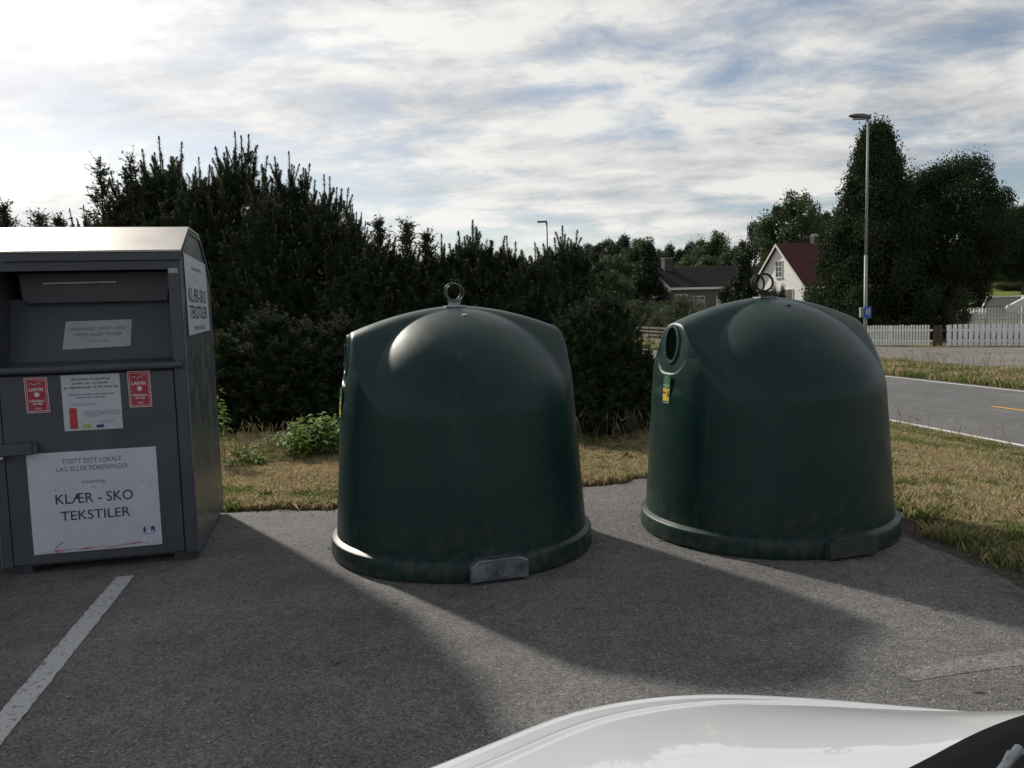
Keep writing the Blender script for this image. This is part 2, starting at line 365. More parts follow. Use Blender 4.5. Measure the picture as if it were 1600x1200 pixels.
# road, its lines, the footpath beyond
def along(u, t, z): return (NR.x * u + TR.x * t, NR.y * u + TR.y * t, z)
def band(name, u0, u1, t0, t1, z, m, kind='structure', ej=0.0, st=0.25):
    N = int((t1 - t0) / st); vs = []
    for k in range(N + 1):
        t = t0 + (t1 - t0) * k / N
        for u in (u0, u1): vs.append(along(u + rr.uniform(-ej, ej), t, z))
    mb = MB(); mb.add(vs, [(2 * k, 2 * k + 2, 2 * k + 3, 2 * k + 1) for k in range(N)])
    return tag(build_flat(mb, name, m, None), kind=kind)
ZR = -0.5
band('road', 8.55, 14.35, -40, 140, ZR + 0.004, M_road, ej=0.03)
band('road_edge_line', 8.77, 8.87, -40, 140, ZR + 0.008, M_rpaint)
band('road_edge_line', 14.03, 14.13, -40, 140, ZR + 0.008, M_rpaint)
tc0 = (Vector((8.72, 17.66)).dot(TR)); mb = MB()
t_a = Vector((8.80, 17.66)).dot(TR); t_b = Vector((9.11, 15.15)).dot(TR); tper = 5.6
for k in range(-8, 20):
    s0 = t_b + k * (-1) * tper
    for (ta, tb) in ((s0 - 1.9, s0),):
        mb.add([along(11.59, ta, ZR + 0.008), along(11.69, ta, ZR + 0.008), along(11.69, tb, ZR + 0.008), along(11.59, tb, ZR + 0.008)], [(0, 1, 2, 3)])
tag(build_flat(mb, 'road_centre_line', M_ypaint, None), kind='structure')
mb = MB()
pp = [along(17.6, -20, 0), along(17.55, 10, 0), along(17.45, 60, 0), along(17.4, 110, 0), along(20.5, 110, 0), along(20.8, 44, 0), (17.0, 37.6, 0), (19.0, 35.6, 0), (22.0, 33.3, 0), (27, 29.6, 0), (38, 18, 0)]
mb.add([(p[0], p[1], ZR + 0.004) for p in pp], [tuple(range(len(pp)))])
tag(build_flat(mb, 'footpath', M_path, None), kind='structure')

# ------------------------------------------------------------------ recycling bins
def plastic_mat():
    m = bpy.data.materials.new('dark_green_plastic'); m.use_nodes = True; n = m.node_tree.nodes; l = m.node_tree.links; b = n['Principled BSDF']
    tc = n.new('ShaderNodeTexCoord')
    def nz(s, d=6, st=(1, 1, 1)):
        mp = n.new('ShaderNodeMapping'); mp.inputs['Scale'].default_value = st; l.new(tc.outputs['Object'], mp.inputs[0])
        t = n.new('ShaderNodeTexNoise'); t.inputs['Scale'].default_value = s; t.inputs['Detail'].default_value = d; l.new(mp.outputs[0], t.inputs[0]); return t.outputs[0]
    r = n.new('ShaderNodeValToRGB'); e = r.color_ramp.elements; e[0].position = 0.35; e[1].position = 0.7
    e[0].color = (0.002, 0.021, 0.019, 1); e[1].color = (0.004, 0.029, 0.026, 1); l.new(nz(2.5), r.inputs[0])
    # faint vertical dirt runs
    r2 = n.new('ShaderNodeValToRGB'); e = r2.color_ramp.elements; e[0].position = 0.60; e[1].position = 0.80; e[0].color = (0, 0, 0, 1); e[1].color = (0.12, 0.13, 0.12, 1)
    l.new(nz(9, 5, (1.6, 1.6, 0.12)), r2.inputs[0])
    mx = n.new('ShaderNodeMix'); mx.data_type = 'RGBA'; mx.inputs[7].default_value = (0.10, 0.12, 0.10, 1); l.new(r2.outputs[0], mx.inputs[0]); l.new(r.outputs[0], mx.inputs[6])
    # scratches / scuffs
    r3 = n.new('ShaderNodeValToRGB'); e = r3.color_ramp.elements; e[0].position = 0.70; e[1].position = 0.76; e[0].color = (0, 0, 0, 1); e[1].color = (0.35, 0.35, 0.35, 1)
    l.new(nz(22, 8, (1, 1, 3.0)), r3.inputs[0])
    mx2 = n.new('ShaderNodeMix'); mx2.data_type = 'RGBA'; mx2.inputs[7].default_value = (0.10, 0.16, 0.14, 1); l.new(r3.outputs[0], mx2.inputs[0]); l.new(mx.outputs[2], mx2.inputs[6])
    # splashed dirt on the lowest part of the wall and round the rim
    sp = n.new('ShaderNodeSeparateXYZ'); l.new(tc.outputs['Object'], sp.inputs[0]); hz = n.new('ShaderNodeMapRange'); hz.inputs[1].default_value = 0.45; hz.inputs[2].default_value = 0.0; hz.inputs[3].default_value = 0.0; hz.inputs[4].default_value = 0.75; l.new(sp.outputs[2], hz.inputs[0])
    r4 = n.new('ShaderNodeValToRGB'); e = r4.color_ramp.elements; e[0].position = 0.42; e[1].position = 0.70; e[0].color = (0, 0, 0, 1); e[1].color = (1, 1, 1, 1); l.new(nz(16, 8), r4.inputs[0])
    mm_ = n.new('ShaderNodeMath'); mm_.operation = 'MULTIPLY'; l.new(r4.outputs[0], mm_.inputs[0]); l.new(hz.outputs[0], mm_.inputs[1])
    mx3 = n.new('ShaderNodeMix'); mx3.data_type = 'RGBA'; mx3.inputs[7].default_value = (0.060, 0.060, 0.048, 1); l.new(mm_.outputs[0], mx3.inputs[0]); l.new(mx2.outputs[2], mx3.inputs[6])
    # a few pale droppings and paint flecks
    r5 = n.new('ShaderNodeValToRGB'); e = r5.color_ramp.elements; e[0].position = 0.765; e[1].position = 0.785; e[0].color = (0, 0, 0, 1); e[1].color = (0.8, 0.8, 0.8, 1); l.new(nz(9.0, 5, (1, 1, 0.45)), r5.inputs[0])
    mx4 = n.new('ShaderNodeMix'); mx4.data_type = 'RGBA'; mx4.inputs[7].default_value = (0.30, 0.31, 0.28, 1); l.new(r5.outputs[0], mx4.inputs[0]); l.new(mx3.outputs[2], mx4.inputs[6])
    l.new(mx4.outputs[2], b.inputs['Base Color'])
    mr = n.new('ShaderNodeMapRange'); mr.inputs[1].default_value = 0.3; mr.inputs[2].default_value = 0.7; mr.inputs[3].default_value = 0.34; mr.inputs[4].default_value = 0.46; l.new(nz(6), mr.inputs[0]); l.new(mr.outputs[0], b.inputs['Roughness'])
    b.inputs['Specular IOR Level'].default_value = 0.30
    bp = n.new('ShaderNodeBump'); bp.inputs['Strength'].default_value = 0.12; bp.inputs['Distance'].default_value = 0.004; l.new(nz(120, 2), bp.inputs['Height'])
    b2 = n.new('ShaderNodeBump'); b2.inputs['Strength'].default_value = 0.10; b2.inputs['Distance'].default_value = 0.03; l.new(nz(4, 2), b2.inputs['Height']); l.new(bp.outputs[0], b2.inputs['Normal']); l.new(b2.outputs[0], b.inputs['Normal'])
    return m
M_bin = plastic_mat()
M_binring = mat('green_inlet_plastic', (0.006, 0.060, 0.046), 0.4, scale=20)
M_hole = mat('inlet_shade_black', (0.004, 0.005, 0.005), 1.0, scale=5, spec=0.0)
M_galv = mat('galvanised_steel', (0.16, 0.18, 0.20), 0.42, 0.85, scale=14, col2=(0.30, 0.32, 0.34), rvar=0.12, bump=0.15, bscale=30)
M_dull = mat('dull_dark_plate', (0.030, 0.036, 0.035), 0.6, 0.2, scale=12, col2=(0.055, 0.06, 0.055), rvar=0.1)  # duller, darker tone for the right bin's plate
M_rgalv = mat('dark_galvanised_ring', (0.07, 0.075, 0.08), 0.45, 0.8, scale=14, col2=(0.14, 0.145, 0.15))
M_steel = mat('bright_steel', (0.45, 0.46, 0.48), 0.3, 1.0, scale=30)
M_dsteel = mat('rusty_dark_steel', (0.022, 0.020, 0.019), 0.7, 0.3, scale=40, col2=(0.045, 0.036, 0.031))
M_ystick = mat('yellow_sticker', (0.66, 0.48, 0.05), 0.5, scale=30, var=0.08)
M_gstick = mat('green_sticker', (0.03, 0.13, 0.07), 0.4, scale=30, var=0.1)
M_pale = mat('pale_print', (0.35, 0.48, 0.30), 0.5, scale=40, var=0.1)
M_black = mat('black_print', (0.012, 0.012, 0.012), 0.6, scale=40)

def body_r(z): return 0.832 - 0.07 * z
def bin_inside(x, y, z):
    rho = np.sqrt(x * x + y * y)
    cyl = body_r(z) - rho
    bell = 0.80 + 0.765 * np.clip(1 - (rho / 0.80) ** 2, 0, 1) ** 0.55 - z
    ax = np.abs(x); ay = np.abs(y) - 0.11
    soft = 0.5 * (ay + np.sqrt(ay * ay + 0.0030)) - 0.5 * (-0.11 + math.sqrt(0.0121 + 0.0030))
    beam = 1.580 - 0.160 * (ax / 0.70) ** 1.8 - 1.18 * soft - z
    xl = 0.772 - 0.16 * np.maximum(z - 1.07, 0) - 0.6 * np.maximum(z - 1.38, 0) - 0.10 * (y / 0.4) ** 2 * np.clip((z - 0.9) / 0.3, 0, 1) ** 2
    def smin(a, b, k):
        h = np.clip(0.5 + 0.5 * (b - a) / k, 0, 1); return b * (1 - h) + a * h - k * h * (1 - h)
    beam = smin(beam, (xl - ax), 0.02)
    top = -smin(-bell, -beam, 0.007)
    f = smin(cyl, top, 0.06)
    # flat pocket at each end for the inlet
    pk = (0.728 - 0.12 * (z - 1.10)) - ax
    rg = z - (1.095 + 0.20 * (np.abs(y) / 0.235) ** 3.2)
    f = smin(f, np.maximum(pk, -rg * 0.8), 0.010)
    return f
def bin_body_mesh():
    NT = 640
    phis = np.concatenate([np.linspace(-90 + 24, -20, 24), np.linspace(-19, 5, 30), np.linspace(5.5, 60, 190), np.linspace(61, 90, 50)]) * math.pi / 180
    phis = phis[phis > -0.75]
    th = np.arange(NT) * 2 * math.pi / NT
    PH, TH = np.meshgrid(phis, th, indexing='ij')
    dx, dy, dz = np.cos(PH) * np.cos(TH), np.cos(PH) * np.sin(TH), np.sin(PH); Z0 = 0.72
    lo = np.full(PH.shape, 0.3); hi = np.full(PH.shape, 1.4)
    ts = np.linspace(0.35, 1.35, 90); first = np.full(PH.shape, 1.35); found = np.zeros(PH.shape, bool)
    for t in ts:
        f = bin_inside(dx * t, dy * t, Z0 + dz * t); out = (f < 0) & ~found; first[out] = t; found |= out
    hi = first; lo = first - (ts[1] - ts[0])
    for _ in range(22):
        md = (lo + hi) / 2; f = bin_inside(dx * md, dy * md, Z0 + dz * md); ins = f > 0; lo = np.where(ins, md, lo); hi = np.where(ins, hi, md)
    t = (lo + hi) / 2; P = np.stack([dx * t, dy * t, Z0 + dz * t], -1)
    n0, n1 = PH.shape
    V = P.reshape(-1, 3).tolist(); F_ = [(i * n1 + k, i * n1 + (k + 1) % n1, (i + 1) * n1 + (k + 1) % n1, (i + 1) * n1 + k) for i in range(n0 - 1) for k in range(n1)]
    return V, F_
bodyV, bodyF = bin_body_mesh()
body_me = bpy.data.meshes.new('body'); body_me.from_pydata(bodyV, [], bodyF); body_me.materials.append(M_bin)
body_me.polygons.foreach_set('use_smooth', [True] * len(body_me.polygons)); body_me.update()
bm = bmesh.new(); bm.from_mesh(body_me); bmesh.ops.remove_doubles(bm, verts=bm.verts, dist=1e-4)
bmesh.ops.recalc_face_normals(bm, faces=bm.faces)
for e in bm.edges:
    if len(e.link_faces) == 2 and e.calc_face_angle(0) > R_(38): e.smooth = False
bm.to_mesh(body_me); bm.free()

def make_bin(cx, cy, yaw, label, left):
    root = empty('recycling_bin', (cx, cy, 0), yaw, label=label, cat='recycling bin', group='green bell-shaped recycling bins on the parking place')
    body = bpy.data.objects.new('body', body_me); C.objects.link(body); body.parent = root
    mb = MB(); mb.lathe([(0.80, 0.022), (0.850, 0.012), (0.860, 0.016), (0.862, 0.04), (0.858, 0.108), (0.854, 0.118), (0.846, 0.124), (0.822, 0.136), (0.812, 0.136)], 160)
    mb.build('base_flange', M_bin, root, flat_angle=24)
    # plate on the front of the flange
    mb = MB(); w = 0.17
    mb.extr([(-w, 0.02), (w, 0.02), (w, 0.118), (w - 0.05, 0.142), (-w + 0.05, 0.142), (-w, 0.105)], 1, -0.895, -0.80)
    m = M_galv if left else M_dull
    pl = mb.build('front_plate', m, root, bevel=0.004)
    if left:
        mb = MB(); mb.tube([(0, -0.893, 0.06), (0, -0.903, 0.06)], 0.009, 12); mb.build('bolt', M_steel, pl, smooth=False)
    # plate, eye and lifting rings
    mb = MB(); mb.box(-0.075, 0.055, -0.065, 0.03, 1.573, 1.581)
    hp = mb.build('hook_plate', M_steel if left else M_galv, root, bevel=0.002)
    mb = MB(); mb.box(-0.045, 0.03, -0.025, -0.012, 1.58, 1.61); mb.tube([(-0.05, -0.02, 1.607), (0.035, -0.02, 1.607)], 0.008, 10)
    mb.build('eye', M_galv if left else M_dsteel, hp, bevel=0.0)
    offs = ((-0.005, 0.0, 6, 0.004), (0.008, -0.012, -6, -0.002)) if left else ((-0.055, 0.0, 14, 0.0), (-0.008, 0.0, -22, 0.008))
    for ox, oy, tilt, oz in offs:
        R0 = 0.056 if left else 0.058; mb = MB()
        ps = []
        for k in range(40):
            a = 2 * math.pi * k / 40; x, z = R0 * math.cos(a), R0 * math.sin(a); ps.append((ox - 0.01 + x * math.cos(R_(tilt)), oy - 0.02 + x * math.sin(R_(tilt)), 1.612 + R0 + oz + z))
        mb.tube(ps, 0.0042 if left else 0.0080, 8, closed=True)
        mb.build('lifting_ring', M_dsteel if not left else M_rgalv, hp, smooth=True)
    # bolt high on the front lobe
    def surf(x, y):
        z = np.linspace(1.0, 1.7, 700); f = bin_inside(np.full_like(z, x), np.full_like(z, y), z); return float(z[np.argmax(f < 0)])
    bx, by = 0.0, -0.26; bz = surf(bx, by); mb = MB()
    mb.lathe([(0.018, bz - 0.004), (0.017, bz + 0.003), (0.010, bz + 0.006), (0.004, bz + 0.007)], 14, (bx, by), cap=True)
    mb.build('bolt', M_steel if left else M_dsteel, root, flat_angle=40)
    # inlets at both ends
    for s in (-1, 1):
        nx = Vector((s * 0.995, 0, 0.10)); up = Vector((-s * 0.10, 0, 0.995)); c = Vector((s * (0.728 - 0.12 * (1.285 - 1.10)), 0, 1.285))
        Nn = 48; prof = [(0.78, -0.01), (0.78, 0.006), (0.81, 0.012), (0.93, 0.011), (0.96, 0.005), (0.96, -0.004)]
        vs = []; fs_ = []
        for q, (sc_, h) in enumerate(prof):
            for k in range(Nn):
                a = 2 * math.pi * k / Nn; yy = math.cos(a) * 0.100 * (sc_ if sc_ > 0.9 else sc_ * 0.97); zz_ = math.sin(a) * 0.138 * sc_
                vs.append(c + nx * h + Vector((0, yy, 0)) + up * zz_)
        for q in range(len(prof) - 1):
            for k in range(Nn): fs_.append((q * Nn + k, q * Nn + (k + 1) % Nn, (q + 1) * Nn + (k + 1) % Nn, (q + 1) * Nn + k))
        mb = MB(); mb.add(vs, fs_); ring = mb.build('inlet_ring', M_binring, root, flat_angle=50)
        mb = MB(); mb.add([c + nx * 0.002 + Vector((0, math.cos(2 * math.pi * k / Nn) * 0.076, 0)) + up * math.sin(2 * math.pi * k / Nn) * 0.108 for k in range(Nn)], [tuple(range(Nn))])
        mb.build('inlet_shade_disc', M_hole, ring)  # black disc on the uncut wall; its colour stands for the shaded inside
        for k in range(6):
            a = 2 * math.pi * k / 6 + 0.5; p = c + nx * 0.0105 + Vector((0, math.cos(a) * 0.087, 0)) + up * math.sin(a) * 0.121; mb2 = MB() if k == 0 else mb2
            mb2.tube([p, p + nx * 0.004], 0.006, 8)
        mb2.build('rivets', M_steel, ring)
    # sticker below the left inlet, bent round the wall
    def patch(y0, y1, z0, z1, off, n=8):
        vs = []
        for i in range(n + 1):
            for z in (z0, z1):
                r = body_r(z) + off; a = (y0 + (y1 - y0) * i / n) / r; vs.append((-r * math.cos(a), -r * math.sin(a), z))
        return vs, [(2 * i, 2 * i + 2, 2 * i + 3, 2 * i + 1) for i in range(n)]
    yc = 0.02
    g = MB(); g.add(*patch(yc - 0.045, yc + 0.045, 0.895, 1.085, 0.0035)); st = build_flat(g, 'sticker', M_gstick, root)
    g = MB(); g.add(*patch(yc - 0.040, yc + 0.040, 0.915, 0.995, 0.0050)); build_flat(g, 'yellow_field', M_ystick, st)
    g = MB()
    g.add(*patch(yc + 0.018, yc + 0.034, 0.945, 0.967, 0.0065)); g.add(*patch(yc + 0.020, yc + 0.032, 0.970, 0.982, 0.0065))
    for k in range(4): g.add(*patch(yc - 0.042 + 0.012 * k, yc - 0.036 + 0.012 * k, 0.960 + 0.005 * (k % 2), 0.975, 0.0065, 1))
    build_flat(g, 'print', M_black, st)
    g = MB()
    g.add(*patch(yc - 0.036, yc + 0.036, 1.014, 1.022, 0.0050)); g.add(*patch(yc - 0.028, yc + 0.028, 1.002, 1.007, 0.0050)); g.add(*patch(yc - 0.04, yc + 0.04, 0.902, 0.906, 0.0050))
    for k in range(20):                                   # drop-shaped bottle outline
        a = 2 * math.pi * k / 20; b = 2 * math.pi * (k + 1) / 20
        def D(a, s): return (yc + s * 0.017 * math.cos(a), 1.047 + s * (0.018 * math.sin(a) + (0.008 if math.sin(a) > 0.8 else 0)))
        q = []
        for (aa, s) in ((a, 1), (b, 1), (b, 0.80), (a, 0.80)):
            y, z = D(aa, s); r = body_r(z) + 0.005; t = y / r; q.append((-r * math.cos(t), -r * math.sin(t), z))
        g.add(q, [(0, 1, 2, 3)])
    build_flat(g, 'print', M_pale, st)
    return root
make_bin(-0.359, 5.263, R_(17), 'dark green bell-shaped recycling bin nearer the grey clothes container, silvery plate on its base rim', True)
make_bin(1.743, 5.495, R_(17), 'dark green bell-shaped recycling bin nearer the road, two dark rings on top', False)

# ------------------------------------------------------------------ clothes container
M_cont = mat('grey_painted_steel', (0.048, 0.054, 0.066), 0.45, 0.0, scale=3.0, col2=(0.062, 0.070, 0.084), rvar=0.08, bump=0.05, bscale=12, spec=0.4, bdist=0.02)
M_cont_scuff_sheen = mat('scuffed_sheen_grey_steel', (0.10, 0.112, 0.125), 0.36, 0.25, scale=5.0, col2=(0.17, 0.17, 0.145), rvar=0.12, bump=0.08, bscale=9, lo=0.45, hi=0.75, bdist=0.02)  # scuffs, plus the reflection of sunlit ground put into a lighter tan tone
wear(M_cont); wear(M_cont_scuff_sheen, thr=0.64, dents=2.2)
M_roof = mat('sky_sheen_roof_metal', (0.36, 0.34, 0.31), 0.42, 0.35, scale=2.0, var=0.08, rvar=0.05)  # paler than the body, with the sky's bright reflection put into the colour
M_gap = mat('dark_gap', (0.01, 0.01, 0.012), 0.9)
M_sign = mat('white_sign_board', (0.50, 0.52, 0.60), 0.45, scale=6, var=0.04)
M_paper = mat('paper_sheet', (0.45, 0.48, 0.53), 0.7, scale=10, var=0.05)
M_notice = mat('grey_notice_sheet', (0.36, 0.37, 0.38), 0.7, scale=10, var=0.06)
M_red = mat('red_sticker', (0.33, 0.022, 0.05), 0.5, scale=12, var=0.12)
M_white = mat('white_print', (0.62, 0.58, 0.60), 0.6, scale=20, var=0.05)
M_ink = mat('dark_ink', (0.03, 0.035, 0.055), 0.6, scale=30)
M_ink2 = mat('faded_ink', (0.13, 0.14, 0.17), 0.7, scale=30)
M_green = mat('green_print', (0.25, 0.42, 0.10), 0.6, scale=30)
M_blue = mat('blue_print', (0.02, 0.03, 0.16), 0.6, scale=30)
M_redp = mat('red_print', (0.40, 0.04, 0.04), 0.6, scale=30)
M_tape = mat('worn_label', (0.33, 0.34, 0.34), 0.6, scale=40)
CW, CD = 1.144, 1.29
ct = empty('clothes_container', (-2.043, 5.047, 0), R_(13.137), label='grey steel clothes collection container with an open hatch, pale sloping roof and white signs', cat='clothes container')
prof = [(0.0, 0.05), (0.0, 1.955), (0.343, 2.135), (0.79, 2.13), (1.29, 1.84), (1.29, 0.05)]
for s, xa, xb in ((0, -0.012, 0.0), (1, -CW, -CW + 0.012)):
    mb = MB(); mb.extr(prof, 0, xa, xb); sp = mb.build('side_panel', M_cont_scuff_sheen, ct, bevel=0.002)
    # pressed rim along the sloped edges of the side
    mb = MB(); x_ = 0.006 if s == 0 else -CW - 0.006
    for a, b in ((1, 2), (2, 3), (3, 4)):
        mb.obox((x_, prof[a][0], prof[a][1] - 0.012), (x_, prof[b][0], prof[b][1] - 0.012), 0.010, 0.022)
    mb.build('rim', M_cont, sp, bevel=0.002)
    if s == 0:
        mb = MB()
        for v_ in (0.40, 0.52, 0.66, 0.74): mb.tube([(0.010, v_, 2.105), (0.016, v_, 2.105)], 0.008, 8)
        mb.build('rivets', M_steel, sp)
mb = MB(); mb.box(-CW + 0.012, -0.012, CD - 0.012, CD - 0.002, 0.05, 1.84); mb.build('back_panel', M_cont, ct)
mb = MB(); mb.box(-CW + 0.013, -0.013, 0.02, CD - 0.013, 0.05, 0.062); mb.build('floor_panel', M_cont, ct)
mb = MB(); e_ = 0.008
mb.extr([(-0.025, 1.962), (-0.025, 1.974), (0.343, 2.155), (0.343, 2.141)], 0, -CW - e_, e_); mb.build('roof_front', M_roof, ct, bevel=0.003)
mb = MB(); mb.extr([(0.344, 2.141), (0.344, 2.155), (0.79, 2.150), (0.79, 2.136)], 0, -CW - e_, e_)
mb.extr([(0.792, 2.136), (0.792, 2.150), (1.31, 1.848), (1.31, 1.834)], 0, -CW - e_, e_); mb.build('roof_back', M_roof, ct, bevel=0.003)
mb = MB(); mb.box(-CW - 0.006, 0.006, -0.022, 0.0, 1.912, 1.961); mb.build('roof_lip', M_cont, ct, bevel=0.004)
mb = MB(); mb.box(-CW + 0.012, -0.012, -0.004, 0.015, 1.856, 1.911); mb.build('header', M_cont, ct, bevel=0.002)
for xa, xb in ((-0.082, -0.0125), (-CW + 0.0125, -1.075)):
    mb = MB(); mb.box(xa, xb, -0.003, 0.03, 0.055, 1.855); mb.build('post', M_cont, ct, bevel=0.002)
# hatch recess: sloping chute floor, drum above, inner cheeks
mb = MB(); mb.add([(-1.075, 0.03, 1.285), (-0.082, 0.03, 1.285), (-0.082, 0.20, 1.30), (-1.075, 0.20, 1.30), (-0.082, 0.30, 1.70), (-1.075, 0.30, 1.70)], [(0, 1, 2, 3), (3, 2, 4, 5)])
chute = mb.build('chute', M_cont, ct)
mb = MB(); mb.box(-1.078, -1.073, 0.03, 0.55, 1.27, 1.9); mb.box(-0.084, -0.079, 0.03, 0.55, 1.27, 1.9); mb.box(-1.075, -0.082, 0.55, 0.56, 1.27, 1.95); mb.box(-1.075, -0.082, 0.03, 0.55, 1.90, 1.905)
mb.build('hatch_lining', M_cont, ct)
mb = MB(); mb.extr([(-1.00, 1.86), (-0.985, 1.70), (-0.955, 1.668), (-0.135, 1.668), (-0.100, 1.86)], 1, 0.235, 0.40)
drum = mb.build('drum_flap', M_cont, ct, bevel=0.006)
mb = MB(); mb.obox((-0.855, 0.218, 1.792), (-0.425, 0.218, 1.795), 0.014, 0.014); mb.box(-0.852, -0.84, 0.218, 0.236, 1.786, 1.798); mb.box(-0.44, -0.428, 0.218, 0.236, 1.789, 1.801); mb.build('handle', M_galv, drum, bevel=0.002)
mb = MB(); mb.extr([(-0.045, 1.245), (-0.050, 1.262), (-0.035, 1.280), (0.03, 1.285), (0.03, 1.235), (0.0, 1.235)], 0, -CW + 0.02, -0.030); mb.build('ledge', M_cont, ct, bevel=0.003)
# door with dark gaps round it
mb = MB(); mb.box(-1.074, -0.083, 0.006, 0.012, 0.06, 1.236); mb.build('door_gap', M_gap, ct)
mb = MB(); mb.box(-1.068, -0.089, -0.006, 0.004, 0.066, 1.226); door = mb.build('door', M_cont, ct, bevel=0.002)
mb = MB(); mb.box(-1.20, -0.905, -0.055, -0.012, 0.752, 0.822); lb = mb.build('lock_bar', M_cont, ct, bevel=0.006)
mb = MB(); mb.box(-0.905, -0.878, -0.048, -0.008, 0.758, 0.815); mb.build('bracket', M_cont, lb, bevel=0.004)
mb = MB(); mb.tube([(-1.085, -0.05, 0.735), (-1.055, -0.06, 0.742)], 0.014, 12); mb.build('padlock', M_steel, lb, flat_angle=40)
for xa, xb in ((-0.16, -0.02), (-CW + 0.02, -CW + 0.16)):
    mb = MB(); mb.extr([(0.05, 0.002), (0.02, 0.05), (1.25, 0.05), (1.22, 0.002)], 0, xa, xb); mb.build('skid', M_gap if False else M_cont_scuff_sheen, ct, bevel=0.003)
mb = MB(); mb.box(-0.076, -0.022, -0.0055, -0.0035, 1.832, 1.862); mb.build('label_strip', M_tape, ct)

def plate(name, x0, x1, z0, z1, m, parent, y=-0.008, t=0.002, skew=0.0, shear=0.0):
    """a thin board whose top edge may run a little uneven"""
    mb = MB(); vs = [(x0 + shear, y, z0), (x1 + shear, y, z0 + skew), (x1, y, z1 + skew), (x0, y, z1)]
    vs += [(v[0], y + t, v[2]) for v in vs]
    mb.add(vs, [(0, 1, 2, 3), (7, 6, 5, 4), (0, 4, 5, 1), (1, 5, 6, 2), (2, 6, 7, 3), (3, 7, 4, 0)]); return mb.build(name, m, parent)
# big sign
X0, X1, Z0_, Z1_ = -0.954, -0.218, 0.124, 0.752
sg = plate('main_sign', X0, X1, Z0_, Z1_, M_sign, door, y=-0.010, t=0.003)
sw, sh_ = X1 - X0, Z1_ - Z0_; xc = X0 + sw * 0.495
mb = MB(); Y = -0.0112
def ln(mb, s, frac, cap, wfrac, mi=0, bold=0.0, xo=0.0): write(mb, s, xc + xo, Z1_ - sh_ * frac - cap / 2, cap, sw * wfrac, Y, mi, bold)
ln(mb, 'STØTT DITT LOKALE', 0.095, 0.030, 0.455, 1); ln(mb, 'LAG ELLER FORENINGER', 0.170, 0.030, 0.555, 1)
ln(mb, 'Innsamling', 0.305, 0.021, 0.18, 1); ln(mb, 'av', 0.358, 0.015, 0.035, 1)
ln(mb, 'KLÆR - SKO', 0.465, 0.062, 0.60, 0, 0.006); ln(mb, 'TEKSTILER', 0.635, 0.058, 0.54, 0, 0.006)
# small lighthouse and house emblem at the lower right
ex, ez = X1 - 0.105, Z0_ + 0.085
mb.box(ex, ex + 0.014, Y, Y + 0.0005, ez, ez + 0.026, 2); mb.add([(ex - 0.003, Y, ez + 0.026), (ex + 0.017, Y, ez + 0.026), (ex + 0.007, Y, ez + 0.038)], [(0, 1, 2)], 2)
mb.add([(ex + 0.045, Y, ez), (ex + 0.068, Y, ez + 0.036), (ex + 0.045, Y, ez + 0.036)], [(0, 1, 2)], 2); mb.box(ex + 0.060, ex + 0.068, Y, Y + 0.0005, ez, ez + 0.03, 2)
write(mb, 'TEKSTIL', ex + 0.033, ez - 0.014, 0.008, 0.065, Y, 2)
build_flat(mb, 'lettering', [M_ink, M_ink2, M_blue], sg)
# scratches and reddish stains on the big sign
M_stain = mat('red_paint_smear', (0.42, 0.12, 0.13), 0.6, scale=30, col2=(0.5, 0.40, 0.43), lo=0.42, hi=0.58)
mb = MB()
for a in range(34):
    xa = rr.uniform(0.05, 0.97); hgt = 0.006 + 0.016 * xa; z_ = Z0_ + rr.uniform(0, 0.012) + 0.012 * xa; w_ = rr.uniform(0.02, 0.10)
    xs = X0 + sw * xa - w_ / 2; mb.add([(max(xs, X0), Y, z_), (min(xs + w_, X1), Y, z_ + 0.003), (min(xs + w_ * 0.8, X1), Y, z_ + hgt * rr.uniform(0.3, 0.8)), (max(xs, X0) + 0.01, Y, z_ + hgt * 0.3)], [(0, 1, 2, 3)])
mb.box(X0 + 0.115, X0 + 0.16, Y - 0.0003, Y, Z0_ + 0.004, Z0_ + 0.020)
build_flat(mb, 'paint_smears', M_stain, sg)
mb = MB()
for (fx, fz, L, an, w_) in ((0.20, 0.375, 0.012, -0.4, 0.004), (0.225, 0.385, 0.007, -0.4, 0.004), (0.87, 0.34, 0.012, 0.3, 0.005), (0.94, 0.37, 0.038, -0.9, 0.002), (0.20, 0.92, 0.05, 0.6, 0.006), (0.17, 0.95, 0.03, 0.7, 0.005)):
    x_, z_ = X0 + sw * fx, Z1_ - sh_ * fz; dx, dz = math.cos(an) * L / 2, math.sin(an) * L / 2
    mb.add([(x_ - dx, Y, z_ - dz), (x_ + dx, Y, z_ + dz), (x_ + dx - dz * 0.1, Y, z_ + dz + w_), (x_ - dx * 0.6, Y, z_ - dz * 0.6 + w_)], [(0, 1, 2, 3)])
build_flat(mb, 'scratches', M_ink2, sg)
